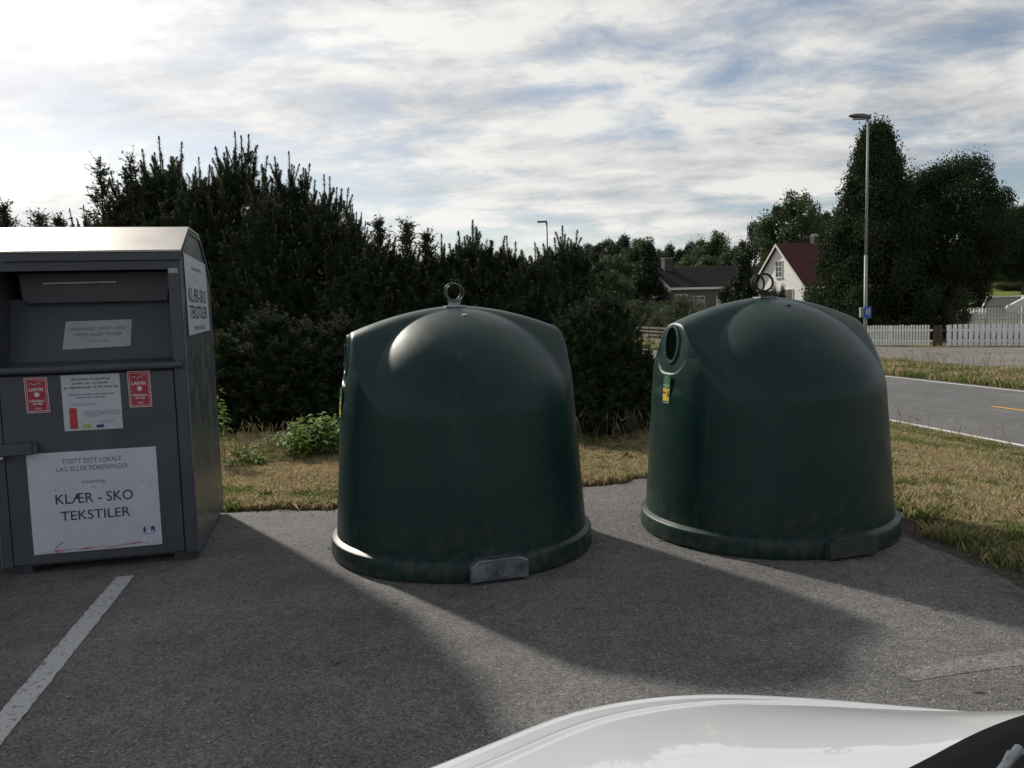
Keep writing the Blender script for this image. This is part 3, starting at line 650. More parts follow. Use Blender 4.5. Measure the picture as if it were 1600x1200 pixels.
# printed sheet
X0, X1, Z0_, Z1_ = -0.730, -0.399, 0.879, 1.222
sg = plate('info_sheet', X0, X1, Z0_, Z1_, M_paper, door, y=-0.0085, t=0.002); sw, sh_ = X1 - X0, Z1_ - Z0_; xc = (X0 + X1) / 2; Y = -0.0095
mb = MB()
ln(mb, 'Idrettens innsamling', 0.075, 0.015, 0.66, 0, 0.012); ln(mb, 'av klær, sko og tekstiler', 0.150, 0.013, 0.62, 0, 0.012); ln(mb, 'gir dugnadspenger til ditt lokale lag', 0.222, 0.013, 0.92, 0, 0.012)
ln(mb, 'Hva skjer med klær, sko og tekstiler', 0.350, 0.010, 0.78, 0, 0.012); ln(mb, 'etter du har levert det?', 0.405, 0.010, 0.50, 0, 0.012)
ln(mb, 'Klærne samles inn og sorteres', 0.515, 0.006, 0.42, 1, 0.01, -0.05); ln(mb, 'før de sendes videre', 0.545, 0.006, 0.42, 1, 0.01, -0.05)
for k, s in enumerate(('Mye av det innsamlede går til brukt', 'gjenbruk. Resten blir til nye', 'materialer og filler som brukes', 'i industrien')): ln(mb, s, 0.665 + 0.028 * k, 0.006, (0.60, 0.64, 0.62, 0.25)[k], 1, 0.01, 0.055 - (0.06 if k == 3 else 0))
ln(mb, 'Takk for hjelpen', 0.845, 0.005, 0.25, 1, 0.01, 0.075); ln(mb, 'til ditt lokale lag', 0.872, 0.005, 0.27, 1, 0.01, 0.078)
def rct(x0, x1, z0, z1, mi, y=None): mb.add([(x0, y or Y, z0), (x1, y or Y, z0), (x1, y or Y, z1), (x0, y or Y, z1)], [(0, 1, 2, 3)], mi)
rct(X0 + 0.033, X0 + 0.077, Z0_ + 0.012, Z0_ + 0.140, 2); rct(X0 + 0.105, X0 + 0.150, Z0_ + 0.012, Z0_ + 0.038, 3); rct(X0 + 0.180, X0 + 0.223, Z0_ + 0.012, Z0_ + 0.031, 4)
build_flat(mb, 'lettering', [M_ink, M_ink2, M_redp, M_green, M_blue], sg)
# two red club stickers
def club(x0, x1, z0, z1, shear):
    sg = plate('club_sticker', x0, x1, z0, z1, M_red, door, y=-0.0085, t=0.002, shear=shear); Y = -0.0095; mb = MB(); xc = (x0 + x1) / 2; h = z1 - z0; w = x1 - x0
    def P(x, z): return (x + shear * (z1 - z) / h, Y, z)
    for (a, b, t) in ((0.0, 0.0, 0.0035), (0.010, 0.010, 0.0025)):
        xa, xb, za, zb = x0 + a, x1 - a, z0 + b, z1 - b
        for (p, q, r, s) in ((xa, xb, za, za + t), (xa, xb, zb - t, zb), (xa, xa + t, za, zb), (xb - t, xb, za, zb)): mb.add([P(p, r), P(q, r), P(q, s), P(p, s)], [(0, 1, 2, 3)])
    # birds
    def wing(cx, cz, s):
        for sgn in (-1, 1):
            pts_ = [(0, 0), (0.35, 0.28), (0.7, 0.30), (1.0, 0.16)]
            for (u0, v0), (u1, v1) in zip(pts_[:-1], pts_[1:]):
                t = 0.10 * s; mb.add([P(cx + sgn * u0 * s, cz + v0 * s), P(cx + sgn * u1 * s, cz + v1 * s), P(cx + sgn * u1 * s, cz + v1 * s + t * (1.2 - u1)), P(cx + sgn * u0 * s, cz + v0 * s + t)], [(0, 1, 2, 3)])
    wing(xc - 0.008, z1 - 0.048, 0.036); wing(xc + 0.028, z1 - 0.030, 0.024)
    sx = lambda z: shear * (z1 - z) / h
    for s_, fr, cap, wf, bo in (('LARVIK', 0.335, 0.020, 0.66, 0.03), ('HÅNDBALL', 0.665, 0.012, 0.70, 0.03), ('KLUBB', 0.745, 0.012, 0.42, 0.03), ('1990', 0.88, 0.009, 0.26, 0.03)):
        z = z1 - h * fr; write(mb, s_, xc + sx(z), z - cap / 2, cap, w * wf, Y, 0, bo)
    z = z1 - h * 0.485; mb.add([(xc + sx(z) + 0.0145 * math.cos(2 * math.pi * k / 24), Y, z + 0.0145 * math.sin(2 * math.pi * k / 24)) for k in range(24)], [tuple(range(24))])
    build_flat(mb, 'emblem', M_white, sg)
club(-0.354, -0.224, 1.005, 1.231, 0.002); club(-0.933, -0.806, 1.002, 1.216, 0.004)
# notice inside the hatch, on the chute
nt_ = empty('notice', (0, 0, 0)); nt_.parent = ct; ang = math.atan2(0.10, 0.40)
sgm = MB(); zc = 1.462
def ch(x, s, off): # s along the chute upwards from its foot
    return (x, 0.20 + s * math.sin(ang) - off * math.cos(ang), 1.30 + s * math.cos(ang) + off * math.sin(ang))
sgm.add([ch(-0.772, 0.075, 0.003), ch(-0.372, 0.085, 0.003), ch(-0.362, 0.262, 0.004), ch(-0.752, 0.258, 0.004)], [(0, 1, 2, 3)])
ns = build_flat(sgm, 'notice_sheet', M_notice, nt_)
bpy.data.objects.remove(nt_, do_unlink=True); ns.parent = ct
mb = MB()
for s_, s0, cap, w_, mi in (('VENNLIGST LEVER I HELE', 0.198, 0.019, 0.335, 0), ('POSER ELLER SEKKER', 0.160, 0.019, 0.285, 0), ('Takk for støtten', 0.120, 0.009, 0.13, 0)):
    vs, f_ = text_mesh(s_, w_, cap); mb.add([ch(-0.562 + v[0], s0 + v[2] + 0.01 * v[0], 0.0055) for v in vs], f_)
build_flat(mb, 'lettering', M_ink2, ns)
# side sign
mb = MB(); mb.add([(0.006, 0.075, 1.965), (0.006, 1.03, 1.955), (0.006, 1.085, 1.462), (0.006, 0.095, 1.437)], [(0, 1, 2, 3)])
ss = build_flat(mb, 'side_sign', M_sign, ct); mb = MB()
for s_, z, cap, w_, mi, bo in (('Innsamling', 1.875, 0.026, 0.42, 0, 0.0), ('av', 1.80, 0.020, 0.07, 0, 0), ('KLÆR-SKO', 1.66, 0.090, 0.78, 1, 0.008), ('TEKSTILER', 1.53 + 0.02, 0.085, 0.80, 1, 0.008), ('TAKK FOR STØTTEN', 1.472, 0.028, 0.52, 1, 0)):
    vs, f_ = text_mesh(s_, w_, cap, bold=bo); mb.add([(0.0075, 0.57 + v[0], z + v[2]) for v in vs], f_, mi)
build_flat(mb, 'lettering', [M_ink2, M_ink], ss)

ct2 = copy_tree(ct); ct2.location = (-2.043 - 1.36 * math.cos(R_(13.137)), 5.047 - 1.36 * math.sin(R_(13.137)), 0)  # unseen copy added beyond the left edge to shade the ground there
ct2['label'] = 'second grey clothes container, added unseen past the left edge to cast the left-hand shade'; ct2['category'] = 'clothes container'
# ------------------------------------------------------------------ car (white bonnet in the foreground)
M_car = mat('white_car_paint', (0.48, 0.505, 0.52), 0.45, 0.0, scale=3, var=0.02, coat=1.0)
M_cblack = mat('black_car_plastic', (0.006, 0.007, 0.007), 0.8, scale=30, bump=0.1, spec=0.04)
M_tyre = mat('tyre_rubber', (0.02, 0.02, 0.02), 0.8, scale=30)
M_rim = mat('wheel_alloy', (0.4, 0.41, 0.42), 0.3, 0.9, scale=20)
M_lampg = mat('headlight_glass', (0.5, 0.52, 0.55), 0.05, 0.6, scale=20, coat=1.0)
def Zp(px, py, z): return G(px, py, z)
# silhouette of the bonnet seen in the photograph, as real points on the bonnet rim
rimL = [(-0.86, -0.35, 0.90), (-0.80, 0.15, 0.90)]
rimv = [Vector(p) for p in rimL]
for px, py, z in ((480, 1262, 0.885), (650, 1200, 0.880), (760, 1156, 0.875), (850, 1119, 0.862), (900, 1101, 0.856), (1000, 1083, 0.850), (1105, 1075, 0.848), (1250, 1081, 0.850), (1350, 1089, 0.854), (1450, 1098, 0.858), (1600, 1110, 0.866), (1750, 1132, 0.872)): rimv.append(Zp(px, py, z))
rimv += [Vector((1.22, 0.85, 0.885)), Vector((1.36, 0.45, 0.90)), Vector((1.42, -0.35, 0.90))]
cowl = [Vector(p) for p in ((-0.80, -0.35, 0.93), (-0.62, 0.12, 0.94))]
for px, py, z in ((900, 1420, 0.955), (1150, 1330, 0.962), (1290, 1268, 0.966), (1380, 1224, 0.968), (1440, 1196, 0.970), (1520, 1150, 0.972), (1600, 1119, 0.974), (1700, 1096, 0.974)): cowl.append(Zp(px, py, z))
cowl += [Vector((1.12, 0.66, 0.965)), Vector((1.26, 0.30, 0.95)), Vector((1.32, -0.35, 0.93))]
def resample(P, n):
    L = [0]
    for a, b in zip(P[:-1], P[1:]): L.append(L[-1] + (b - a).length)
    arr = np.array([tuple(p) for p in P]); t = np.linspace(0, L[-1], n); r = np.stack([np.interp(t, L, arr[:, i]) for i in range(3)], 1)
    for _ in range(3): r[1:-1] = 0.25 * r[:-2] + 0.5 * r[1:-1] + 0.25 * r[2:]
    return r
NR_ = 120; rim = resample(rimv, NR_); cw = resample(cowl, NR_)
cen = np.array([0.30, 0.2, 0.9]); outd = rim - cen; outd[:, 2] = 0; outd /= np.linalg.norm(outd, axis=1)[:, None]
rimo = rim.copy(); rim = rim - outd * 0.028; rim[:, 2] -= 0.002
rows = []
for s in np.concatenate([np.linspace(0, 0.8, 20), np.linspace(0.82, 1, 10 + 10)]):
    p = cw * (1 - s) + rim * s
    gapw = np.minimum(1.0, np.linalg.norm(rimo - cw, axis=1) / 0.75) ** 2
    bulge = (0.022 * math.sin(math.pi * s ** 0.85) ** 1.1) * gapw - 0.006 * (1 - gapw) * math.sin(math.pi * s) + 0.0045 * math.exp(-((s - 0.90) / 0.022) ** 2)
    p[:, 2] += bulge
    if s > 0.80: p[:, 2] += 0.0
    rows.append(p)
# lip: a crease, a shallow channel, then the rolled nose going down to the bumper
base = rim.copy()
for o_, dz in ((0.006, -0.004), (0.014, -0.006), (0.024, -0.006), (0.032, -0.009), (0.042, -0.018), (0.052, -0.034), (0.070, -0.07), (0.095, -0.16), (0.12, -0.28), (0.135, -0.42), (0.13, -0.55), (0.10, -0.64), (0.0, -0.66)):
    p = base + outd * o_; p[:, 2] += dz; rows.append(p)
car = empty('car', (0.3, 0.3, 0), label='white car whose bonnet fills the lower right foreground', cat='car')
nrw = len(rows); V = np.concatenate(rows); V = V - np.array([0.3, 0.3, 0])
F_ = [(i * NR_ + k, i * NR_ + k + 1, (i + 1) * NR_ + k + 1, (i + 1) * NR_ + k) for i in range(nrw - 1) for k in range(NR_ - 1)]
bonF = F_[:39 * (NR_ - 1)]; bodF = F_[39 * (NR_ - 1):]
mb = MB(); mb.add(V.tolist(), bonF); mb.build('bonnet', M_car, car, smooth=True)
mb = MB(); mb.add(V.tolist(), bodF); mb.build('body', M_car, car, smooth=True)
# raised crease running just inside the rim
ins = 0.045
cr = rim - outd * 0.050 * np.minimum(1.0, np.linspace(0.9, 1.3, NR_))[:, None]; cr[:, 2] += 0.012
# cowl, wiper, wheels, headlights
mb = MB(); cc = cw - np.array([0.3, 0.3, 0]); dwn = cc.copy(); dwn[:, 2] -= 0.012; cin = cc.copy()
ctr = np.array([0.0, -0.45, 0.0]); d2 = ctr[None, :2] - cc[:, :2]; d2 /= np.linalg.norm(d2, axis=1)[:, None]
r1 = cc.copy(); r1[:, 2] -= 0.010; r0 = cc.copy(); r0[:, 2] += 0.004
r2 = cc.copy(); r2[:, :2] += d2 * 0.05; r2[:, 2] += 0.010; r3 = cc.copy(); r3[:, :2] += d2 * 0.16; r3[:, 2] += 0.006; r4 = cc.copy(); r4[:, :2] += d2 * 0.20; r4[:, 2] += 0.02
VV = np.concatenate([r1, r0, r2, r3, r4]); mb.add(VV.tolist(), [(i * NR_ + k, i * NR_ + k + 1, (i + 1) * NR_ + k + 1, (i + 1) * NR_ + k) for i in range(4) for k in range(NR_ - 1)])
cwl = mb.build('cowl', M_cblack, car, smooth=True)
off = Vector((0.3, 0.3, 0))
mb = MB(); wp = [Zp(1565, 1205, 1.045) - off, Zp(1577, 1178, 1.047) - off, Zp(1640, 1172, 1.047) - off, Zp(1760, 1165, 1.045) - off]
mb.tube(wp, 0.0035, 8); mb.tube([Zp(1530, 1235, 1.045) - off, wp[0], Zp(1592, 1170, 1.05) - off], 0.005, 8); mb.build('wiper', M_galv, car, smooth=True)
for sx in (0, 1):
    cx_, cy_ = ((-0.50 - 0.0, 0.42), (0.98, 0.42))[sx]
    wl = MB(); x0 = cx_ - 0.3; yy = cy_ - 0.3
    def ringx(prof, n=40):
        vs = [(x, yy + r * math.cos(2 * math.pi * k / n), 0.31 + r * math.sin(2 * math.pi * k / n)) for x, r in prof for k in range(n)]
        return vs, [(i * n + k, i * n + (k + 1) % n, (i + 1) * n + (k + 1) % n, (i + 1) * n + k) for i in range(len(prof) - 1) for k in range(n)]
    wl.add(*ringx([(x0 - 0.09, 0.20), (x0 - 0.10, 0.24), (x0 - 0.09, 0.295), (x0 - 0.06, 0.31), (x0 + 0.06, 0.31), (x0 + 0.09, 0.295), (x0 + 0.10, 0.24), (x0 + 0.09, 0.20)]))
    w_ = wl.build('tyre', M_tyre, car, flat_angle=40)
    wl = MB(); wl.add(*ringx([(x0 - 0.06, 0.01), (x0 - 0.07, 0.06), (x0 - 0.05, 0.19), (x0 - 0.08, 0.20), (x0 + 0.08, 0.20), (x0 + 0.05, 0.19), (x0 + 0.07, 0.06), (x0 + 0.06, 0.01)])); wl.build('rim', M_rim, w_, flat_angle=40)
exec_later = []

# ------------------------------------------------------------------ foliage tools
def frame_from(d):
    """d: (N,3) unit vectors -> two unit vectors perpendicular to them"""
    ref = np.where(np.abs(d[:, 2:3]) < 0.9, np.array([[0, 0, 1.0]]), np.array([[1.0, 0, 0]])); x = np.cross(d, ref); x /= np.linalg.norm(x, axis=1)[:, None] + 1e-9
    return x, np.cross(d, x)
def unit(v): return v / (np.linalg.norm(v, axis=-1, keepdims=True) + 1e-9)
def needles(P, D, L, n, nl, w, rng, spread=0.75, start=0.0):
    """brush-like shoots: P (N,3) feet, D directions, L lengths; n needles each"""
    N = len(P); t = rng.uniform(start, 1, (N, n)); a = rng.uniform(0, 2 * math.pi, (N, n)); X, Y = frame_from(D)
    rad = X[:, None] * np.cos(a)[..., None] + Y[:, None] * np.sin(a)[..., None]
    base = P[:, None] + D[:, None] * (t * L[:, None])[..., None]
    nd = unit(D[:, None] * (1 - spread * (1 - 0.5 * t))[..., None] + rad * spread)
    ln_ = nl * rng.uniform(0.7, 1.15, (N, n)) * (1 - 0.12 * t)
    side = np.cross(nd, rad); side = unit(side + rng.normal(0, 0.3, side.shape)) * (w / 2)
    tip = base + nd * ln_[..., None]
    return np.stack([base - side, base + side, tip], 2).reshape(-1, 3, 3)
def sticks(P0, P1, r0, r1):
    """three-sided twigs"""
    D = unit(P1 - P0); X, Y = frame_from(D); out = []
    for k in range(3):
        a, b = 2 * math.pi * k / 3, 2 * math.pi * (k + 1) / 3
        ca = X * math.cos(a) + Y * math.sin(a); cb = X * math.cos(b) + Y * math.sin(b)
        r0_ = np.reshape(r0, (-1, 1)) * np.ones((len(P0), 1)); r1_ = np.reshape(r1, (-1, 1)) * np.ones((len(P0), 1))
        out.append(np.stack([P0 + ca * r0_, P0 + cb * r0_, P1 + cb * r1_, P1 + ca * r1_], 1))
    return np.concatenate(out)
def leaves(P, rng, size, flat=0.3, aspect=0.6, down=0.0, sv=0.35):
    N = len(P); d = rng.normal(0, 1, (N, 3)); d[:, 2] = d[:, 2] * 0.5 - down; d = unit(d); x = unit(np.cross(d, rng.normal(0, 1, (N, 3))))
    s = size * rng.uniform(1 - sv, 1 + sv, (N, 1))
    a = P - d * s * 0.5; b = P + d * s * 0.5; c = x * s * aspect * 0.5
    return np.stack([a, P + c, b, P - c], 1)
def leaf_mat(name, c1, c2, rough=0.6, trans=0.25, scale=1.6, spec=0.3):
    m = bpy.data.materials.new(name); m.use_nodes = True; n = m.node_tree.nodes; l = m.node_tree.links; b = n['Principled BSDF']; out = n['Material Output']
    tc = n.new('ShaderNodeTexCoord'); t = n.new('ShaderNodeTexNoise'); t.inputs['Scale'].default_value = scale; t.inputs['Detail'].default_value = 5; l.new(tc.outputs['Object'], t.inputs[0])
    r = n.new('ShaderNodeValToRGB'); e = r.color_ramp.elements; e[0].position = 0.36; e[1].position = 0.66; e[0].color = (*c1, 1); e[1].color = (*c2, 1); l.new(t.outputs[0], r.inputs[0])
    l.new(r.outputs[0], b.inputs['Base Color']); b.inputs['Roughness'].default_value = rough; b.inputs['Specular IOR Level'].default_value = spec
    tr = n.new('ShaderNodeBsdfTranslucent'); l.new(r.outputs[0], tr.inputs[0]); mx = n.new('ShaderNodeMixShader'); mx.inputs[0].default_value = trans
    l.new(b.outputs[0], mx.inputs[1]); l.new(tr.outputs[0], mx.inputs[2]); l.new(mx.outputs[0], out.inputs[0]); return m
M_pine = leaf_mat('pine_needles', (0.026, 0.046, 0.022), (0.060, 0.088, 0.040), 0.75, 0.15, spec=0.08)
M_pine2 = leaf_mat('cypress_foliage', (0.026, 0.042, 0.020), (0.058, 0.078, 0.034), 0.75, 0.15, spec=0.08)
M_bark = mat('bark', (0.05, 0.036, 0.026), 0.9, scale=12, col2=(0.10, 0.075, 0.055), bump=0.6, bscale=30)
M_candle = mat('young_shoot_bark', (0.11, 0.10, 0.06), 0.8, scale=20)
M_leafA = leaf_mat('birch_leaves', (0.035, 0.060, 0.022), (0.085, 0.120, 0.042), 0.6, 0.25, 0.35)
M_leafB = leaf_mat('dark_tree_leaves', (0.018, 0.032, 0.014), (0.045, 0.065, 0.026), 0.6, 0.2, 0.3)
M_leafC = leaf_mat('weeping_conifer_foliage', (0.018, 0.032, 0.015), (0.055, 0.076, 0.034), 0.8, 0.15, 0.6, spec=0.08)
M_hedge = leaf_mat('shrub_leaves', (0.04, 0.06, 0.024), (0.085, 0.11, 0.045), 0.6, 0.25, 0.6)
M_nettle = leaf_mat('fresh_broad_leaves', (0.10, 0.18, 0.03), (0.20, 0.31, 0.055), 0.65, 0.4, 6, 0.15)

# pines with upright candles --------------------------------------------------------------
def pine_meshes(seed, H, Rw, nb=70, sc=1.0):
    """crown wrapped in bouquets of thick upright shoots, dense and dark inside"""
    rng = np.random.default_rng(seed); sp = []; sd_ = []; sl = []; P0 = []; P1 = []
    def R(f): return Rw * (1 - 0.80 * f ** 3.6) * (0.85 + 0.15 * min(1, f * 5))
    def bouquet(p, d, L, k):
        d = d / np.linalg.norm(d); sp.append(p); sd_.append(d); sl.append(L)
        for q in range(k):
            a = rng.uniform(0, 6.28); e = d + np.array([math.cos(a), math.sin(a), 0]) * rng.uniform(0.18, 0.55) + rng.normal(0, 0.05, 3); e /= np.linalg.norm(e)
            sp.append(p - d * rng.uniform(0.0, 0.10) + rng.normal(0, 0.015, 3)); sd_.append(e); sl.append(L * rng.uniform(0.45, 0.85))
    for k in range(nb):
        f = 1 - (k / nb) ** 1.1 * 0.93; a = k * 2.399 + rng.uniform(-0.5, 0.5); r = R(f) * rng.uniform(0.78, 1.08); L = sc * rng.uniform(0.24, 0.46) * (0.65 + 0.45 * f)
        p = np.array([r * math.cos(a), r * math.sin(a), f * H - (0.50 + 0.35 * rng.random() * f) * sc]); out = 0.9 * (1 - f) + 0.12
        bouquet(p, np.array([out * math.cos(a), out * math.sin(a), 1.0]), L, rng.integers(3, 6)); P0.append(np.array([0, 0, max(0.1, p[2] - 0.45 * r - 0.1)])); P1.append(p)
    bouquet(np.array([0, 0, H - 0.62 * sc]), np.array([0.02, 0, 1]), 0.58 * sc, 6); bouquet(np.array([0.12, 0.05, H - 0.85 * sc]), np.array([0.25, 0.1, 1]), 0.45 * sc, 4); bouquet(np.array([-0.13, 0.0, H - 0.88 * sc]), np.array([-0.3, 0.05, 1]), 0.42 * sc, 4)
    sp = np.array(sp); sd_ = np.array(sd_); sl = np.array(sl)
    T = [needles(sp, sd_, sl * 0.93, 150, 0.072, 0.0105, rng, 0.66)]
    k = int(2100 * H / 4); zz = rng.uniform(0.0, 0.93, k); rr_ = np.array([R(min(1, z + 0.10)) for z in zz]) * rng.random(k) ** 0.4; aa = rng.uniform(0, 2 * math.pi, k)
    ip = np.stack([rr_ * np.cos(aa), rr_ * np.sin(aa), zz * (H - 0.45 * sc)], 1); T.append(needles(ip, unit(rng.normal(0, 0.8, (k, 3)) + np.array([0, 0, 0.5])), np.full(k, 0.22), 48, 0.08, 0.013, rng, 0.8))
    nd = np.concatenate(T)
    cs = sticks(sp, sp + sd_ * sl[:, None] * 1.04, 0.010, 0.008); hd = sticks(sp + sd_ * sl[:, None] * 0.97, sp + sd_ * sl[:, None] * 1.07, 0.020, 0.014)
    br = sticks(np.array(P0), np.array(P1), 0.018, 0.008)
    tr = sticks(np.array([[0, 0, -0.05], [0, 0, H * 0.5]]), np.array([[0, 0, H * 0.5], [0, 0, H - 0.5]]), np.array([0.06, 0.04]), np.array([0.04, 0.012]))
    out = []
    for nm, arr, n_, m_ in (('crown', nd, 3, M_pine), ('branches', np.concatenate([br, tr]), 4, M_bark), ('candles', np.concatenate([cs, hd]), 4, M_candle)):
        cm = poly_soup(nm, arr, n_, m_); C.objects.unlink(cm); out.append(cm.data); bpy.data.objects.remove(cm)
    return (*out, H)
PINES = [pine_meshes(11, 4.6, 1.25, 105), pine_meshes(12, 4.2, 1.3, 100), pine_meshes(13, 3.1, 1.1, 95, 0.72), pine_meshes(14, 3.0, 1.1, 90, 0.72)]
def place_pine(v, x, y, top, label, rz, ws=1.0, group='young pines in the dark hedge'):
    me1, me2, me3, H = PINES[v]; z0 = TZ(x, y); s = (top - z0) / H
    o = empty('pine_tree', (x, y, z0), rz, label=label, cat='pine tree', group=group); o.scale = (s * ws, s * ws, s)
    for nm, me in (('crown', me1), ('trunk', me2), ('candles', me3)):
        c = bpy.data.objects.new(nm, me); C.objects.link(c); c.parent = o
    return o
# (pixel x of the top, pixel y of the top, distance, variant, width, label)
pl_ = [
 (366, 205, 12.9, 0, 1.0, 'tallest pine of the hedge, its upright shoots sticking up highest'),
 (248, 212, 13.3, 1, 1.0, 'tall pine with splayed upright shoots behind the container roof'),
 (452, 236, 12.6, 0, 0.95, 'tall pine just right of the highest hedge top'),
 (310, 245, 12.4, 1, 0.9, 'pine in the gap between the two highest hedge tops'),
 (505, 272, 12.2, 1, 0.95, 'pine on the falling right shoulder of the tall hedge part'),
 (551, 318, 11.6, 0, 0.85, 'last and lowest pine of the tall hedge part, left of the nearer bin'),
 (196, 262, 13.0, 0, 0.85, 'pine behind the roof of the clothes container, left of its splayed taller neighbour'),
 (410, 285, 11.7, 1, 0.9, 'lower pine in front of the tall hedge tops, above the yellow-green weeds'),
 (738, 343, 10.6, 2, 0.95, 'young pine with thin upright shoots right above the left bin lifting rings'),
 (690, 365, 10.9, 3, 0.9, 'young pine behind the left bin dome, left of its lifting rings'),
 (792, 368, 10.7, 3, 0.9, 'young pine between the left bin rings and the distant lamp head'),
 (878, 352, 10.5, 2, 0.95, 'young pine right of the distant lamp head, last high top before the hill'),
 (836, 378, 10.1, 3, 0.95, 'bushy young pine in front of the distant lamp pole'),
 (640, 372, 10.8, 2, 1.1, 'low dark pine in the dip of the hedge behind the left bin'),
 (590, 362, 10.9, 3, 1.1, 'low dark pine at the left shoulder of the left bin'),
 (938, 440, 10.0, 2, 1.15, 'low pine on the sloping right end of the hedge between the bins'),
 (985, 520, 9.9, 3, 1.25, 'lowest pine at the right end of the hedge, beside the right bin inlet'),
 (900, 470, 9.7, 2, 1.2, 'broad dark pine at the foot of the hedge right of the left bin'),
 (130, 320, 13.8, 1, 0.8, 'low pine behind the container roof left of the taller pines'),
]
FAR_ = 1.22
pl_ = [(px, py, y * (FAR_ if py < 430 else 1.0), v, ws, lb) for px, py, y, v, ws, lb in pl_]
pl_ += [(362, 500, 11.2, 3, 1.6, 'low dark pine at the hedge foot, right behind the container corner'), (418, 470, 11.3, 2, 1.6, 'low dark pine at the hedge foot, behind the dry stems'),
        (478, 490, 11.2, 3, 1.6, 'low dark pine at the hedge foot, right behind the bright green bush'), (532, 480, 11.3, 2, 1.6, 'low dark pine at the hedge foot, cut by the left side of the nearer bin'),
        (925, 575, 10.2, 3, 1.5, 'low dark pine at the hedge foot, behind the pale grass stems between the bins')]
for i, (px, py, y, v, ws, lb) in enumerate(pl_):
    t = AT(px, py, y); place_pine(v, t.x, y, t.z, lb, i * 1.7, ws)

for i, (x_, y_, v, top, lb) in enumerate(((-12.4, 15.6, 0, 4.4, 'pine beyond the left edge of the picture, next to the feathery conifers'), (-14.6, 15.2, 1, 4.0, 'second pine beyond the left edge of the picture'), (-16.8, 14.8, 0, 4.6, 'third pine beyond the left edge of the picture'), (-19.0, 14.2, 1, 4.1, 'fourth pine beyond the left edge of the picture'))):
    place_pine(v, x_, y_, top, lb, i * 2.3, 1.2)
# feathery cypresses ------------------------------------------------------------------------
def feathery(seed, H, Rw, n=340, leafsize=0.035):
    rng = np.random.default_rng(seed); P0 = []; P1 = []; L = []
    for k in range(n):
        f = rng.random() ** 1.25; z = f * H * 0.97; a = rng.uniform(0, 2 * math.pi); reach = (Rw * (1 - f) ** 0.8 + 0.05) * rng.uniform(0.4, 1.1)
        base = np.array([0, 0, z]); d = np.array([math.cos(a), math.sin(a), 0.55 + 0.5 * f]); d /= np.linalg.norm(d); e = base + d * reach
        P0.append(base); P1.append(e)
        for m in range(5 if f < 0.7 else 3):
            o = base + d * reach * rng.uniform(0.35, 1); dd_ = unit(d + rng.normal(0, 0.55, 3)); ln_ = rng.uniform(0.08, 0.22); P0.append(o); P1.append(o + dd_ * ln_)
            q_ = 7 if f < 0.7 else 4; t = rng.random((q_, 1)); L.append(o + dd_ * ln_ * t + rng.normal(0, 0.010, (q_, 3)))
        t = rng.uniform(0.2, 1, (9, 1)); L.append(base + d * reach * t + rng.normal(0, 0.03, (9, 3)))
    P0.append(np.array([0, 0, H - 0.3])); P1.append(np.array([0.02, 0, H + 0.02]))
    lf = leaves(np.concatenate(L), rng, leafsize * 1.7, aspect=0.35, sv=0.4)
    a = poly_soup('crown', lf, 4, M_pine2); m1 = a.data; C.objects.unlink(a); bpy.data.objects.remove(a)
    a = poly_soup('trunk', np.concatenate([sticks(np.array(P0), np.array(P1), 0.006, 0.0025), sticks(np.array([[0, 0, -0.1]]), np.array([[0, 0, H - 0.2]]), 0.05, 0.01)]), 4, M_bark); m2 = a.data; C.objects.unlink(a); bpy.data.objects.remove(a)
    return m1, m2, H
FE = [feathery(21, 4.0, 0.85, 330, 0.032), feathery(22, 3.2, 0.8, 290, 0.032)]
FEX = 1.2
fl = [(155, 245, 12.6, 0, 'feathery conifer with thin bare tip left of the tall pines'), (203, 238, 12.9, 0, 'feathery conifer against the left flank of the tall pines'),
      (6, 318, 13.0, 1, 'feathery conifer cut by the left edge, above the container roof'), (58, 332, 13.2, 1, 'feathery conifer second from the left edge, above the container roof'), (92, 338, 13.0, 1, 'feathery conifer above the container roof, just left of the dense hedge'),
      (592, 342, 11.2, 1, 'feathery conifer in the dip right of the tall pines'), (633, 345, 10.9, 1, 'see-through feathery conifer between the two parts of the hedge'),
      (668, 362, 11.0, 1, 'feathery conifer at the left end of the lower pines')]
for i, (px, py, y, v, lb) in enumerate(fl):
    y = y * FEX; t = AT(px, py, y); m1, m2, H = FE[v]; z0 = TZ(t.x, y); s = (t.z - z0) / H
    o = empty('feathery_conifer', (t.x, y, z0), i * 2.1, label=lb, cat='conifer', group='feathery conifers in the hedge'); o.scale = (s, s, s)
    for nm, me in (('crown', m1), ('trunk', m2)):
        c = bpy.data.objects.new(nm, me); C.objects.link(c); c.parent = o

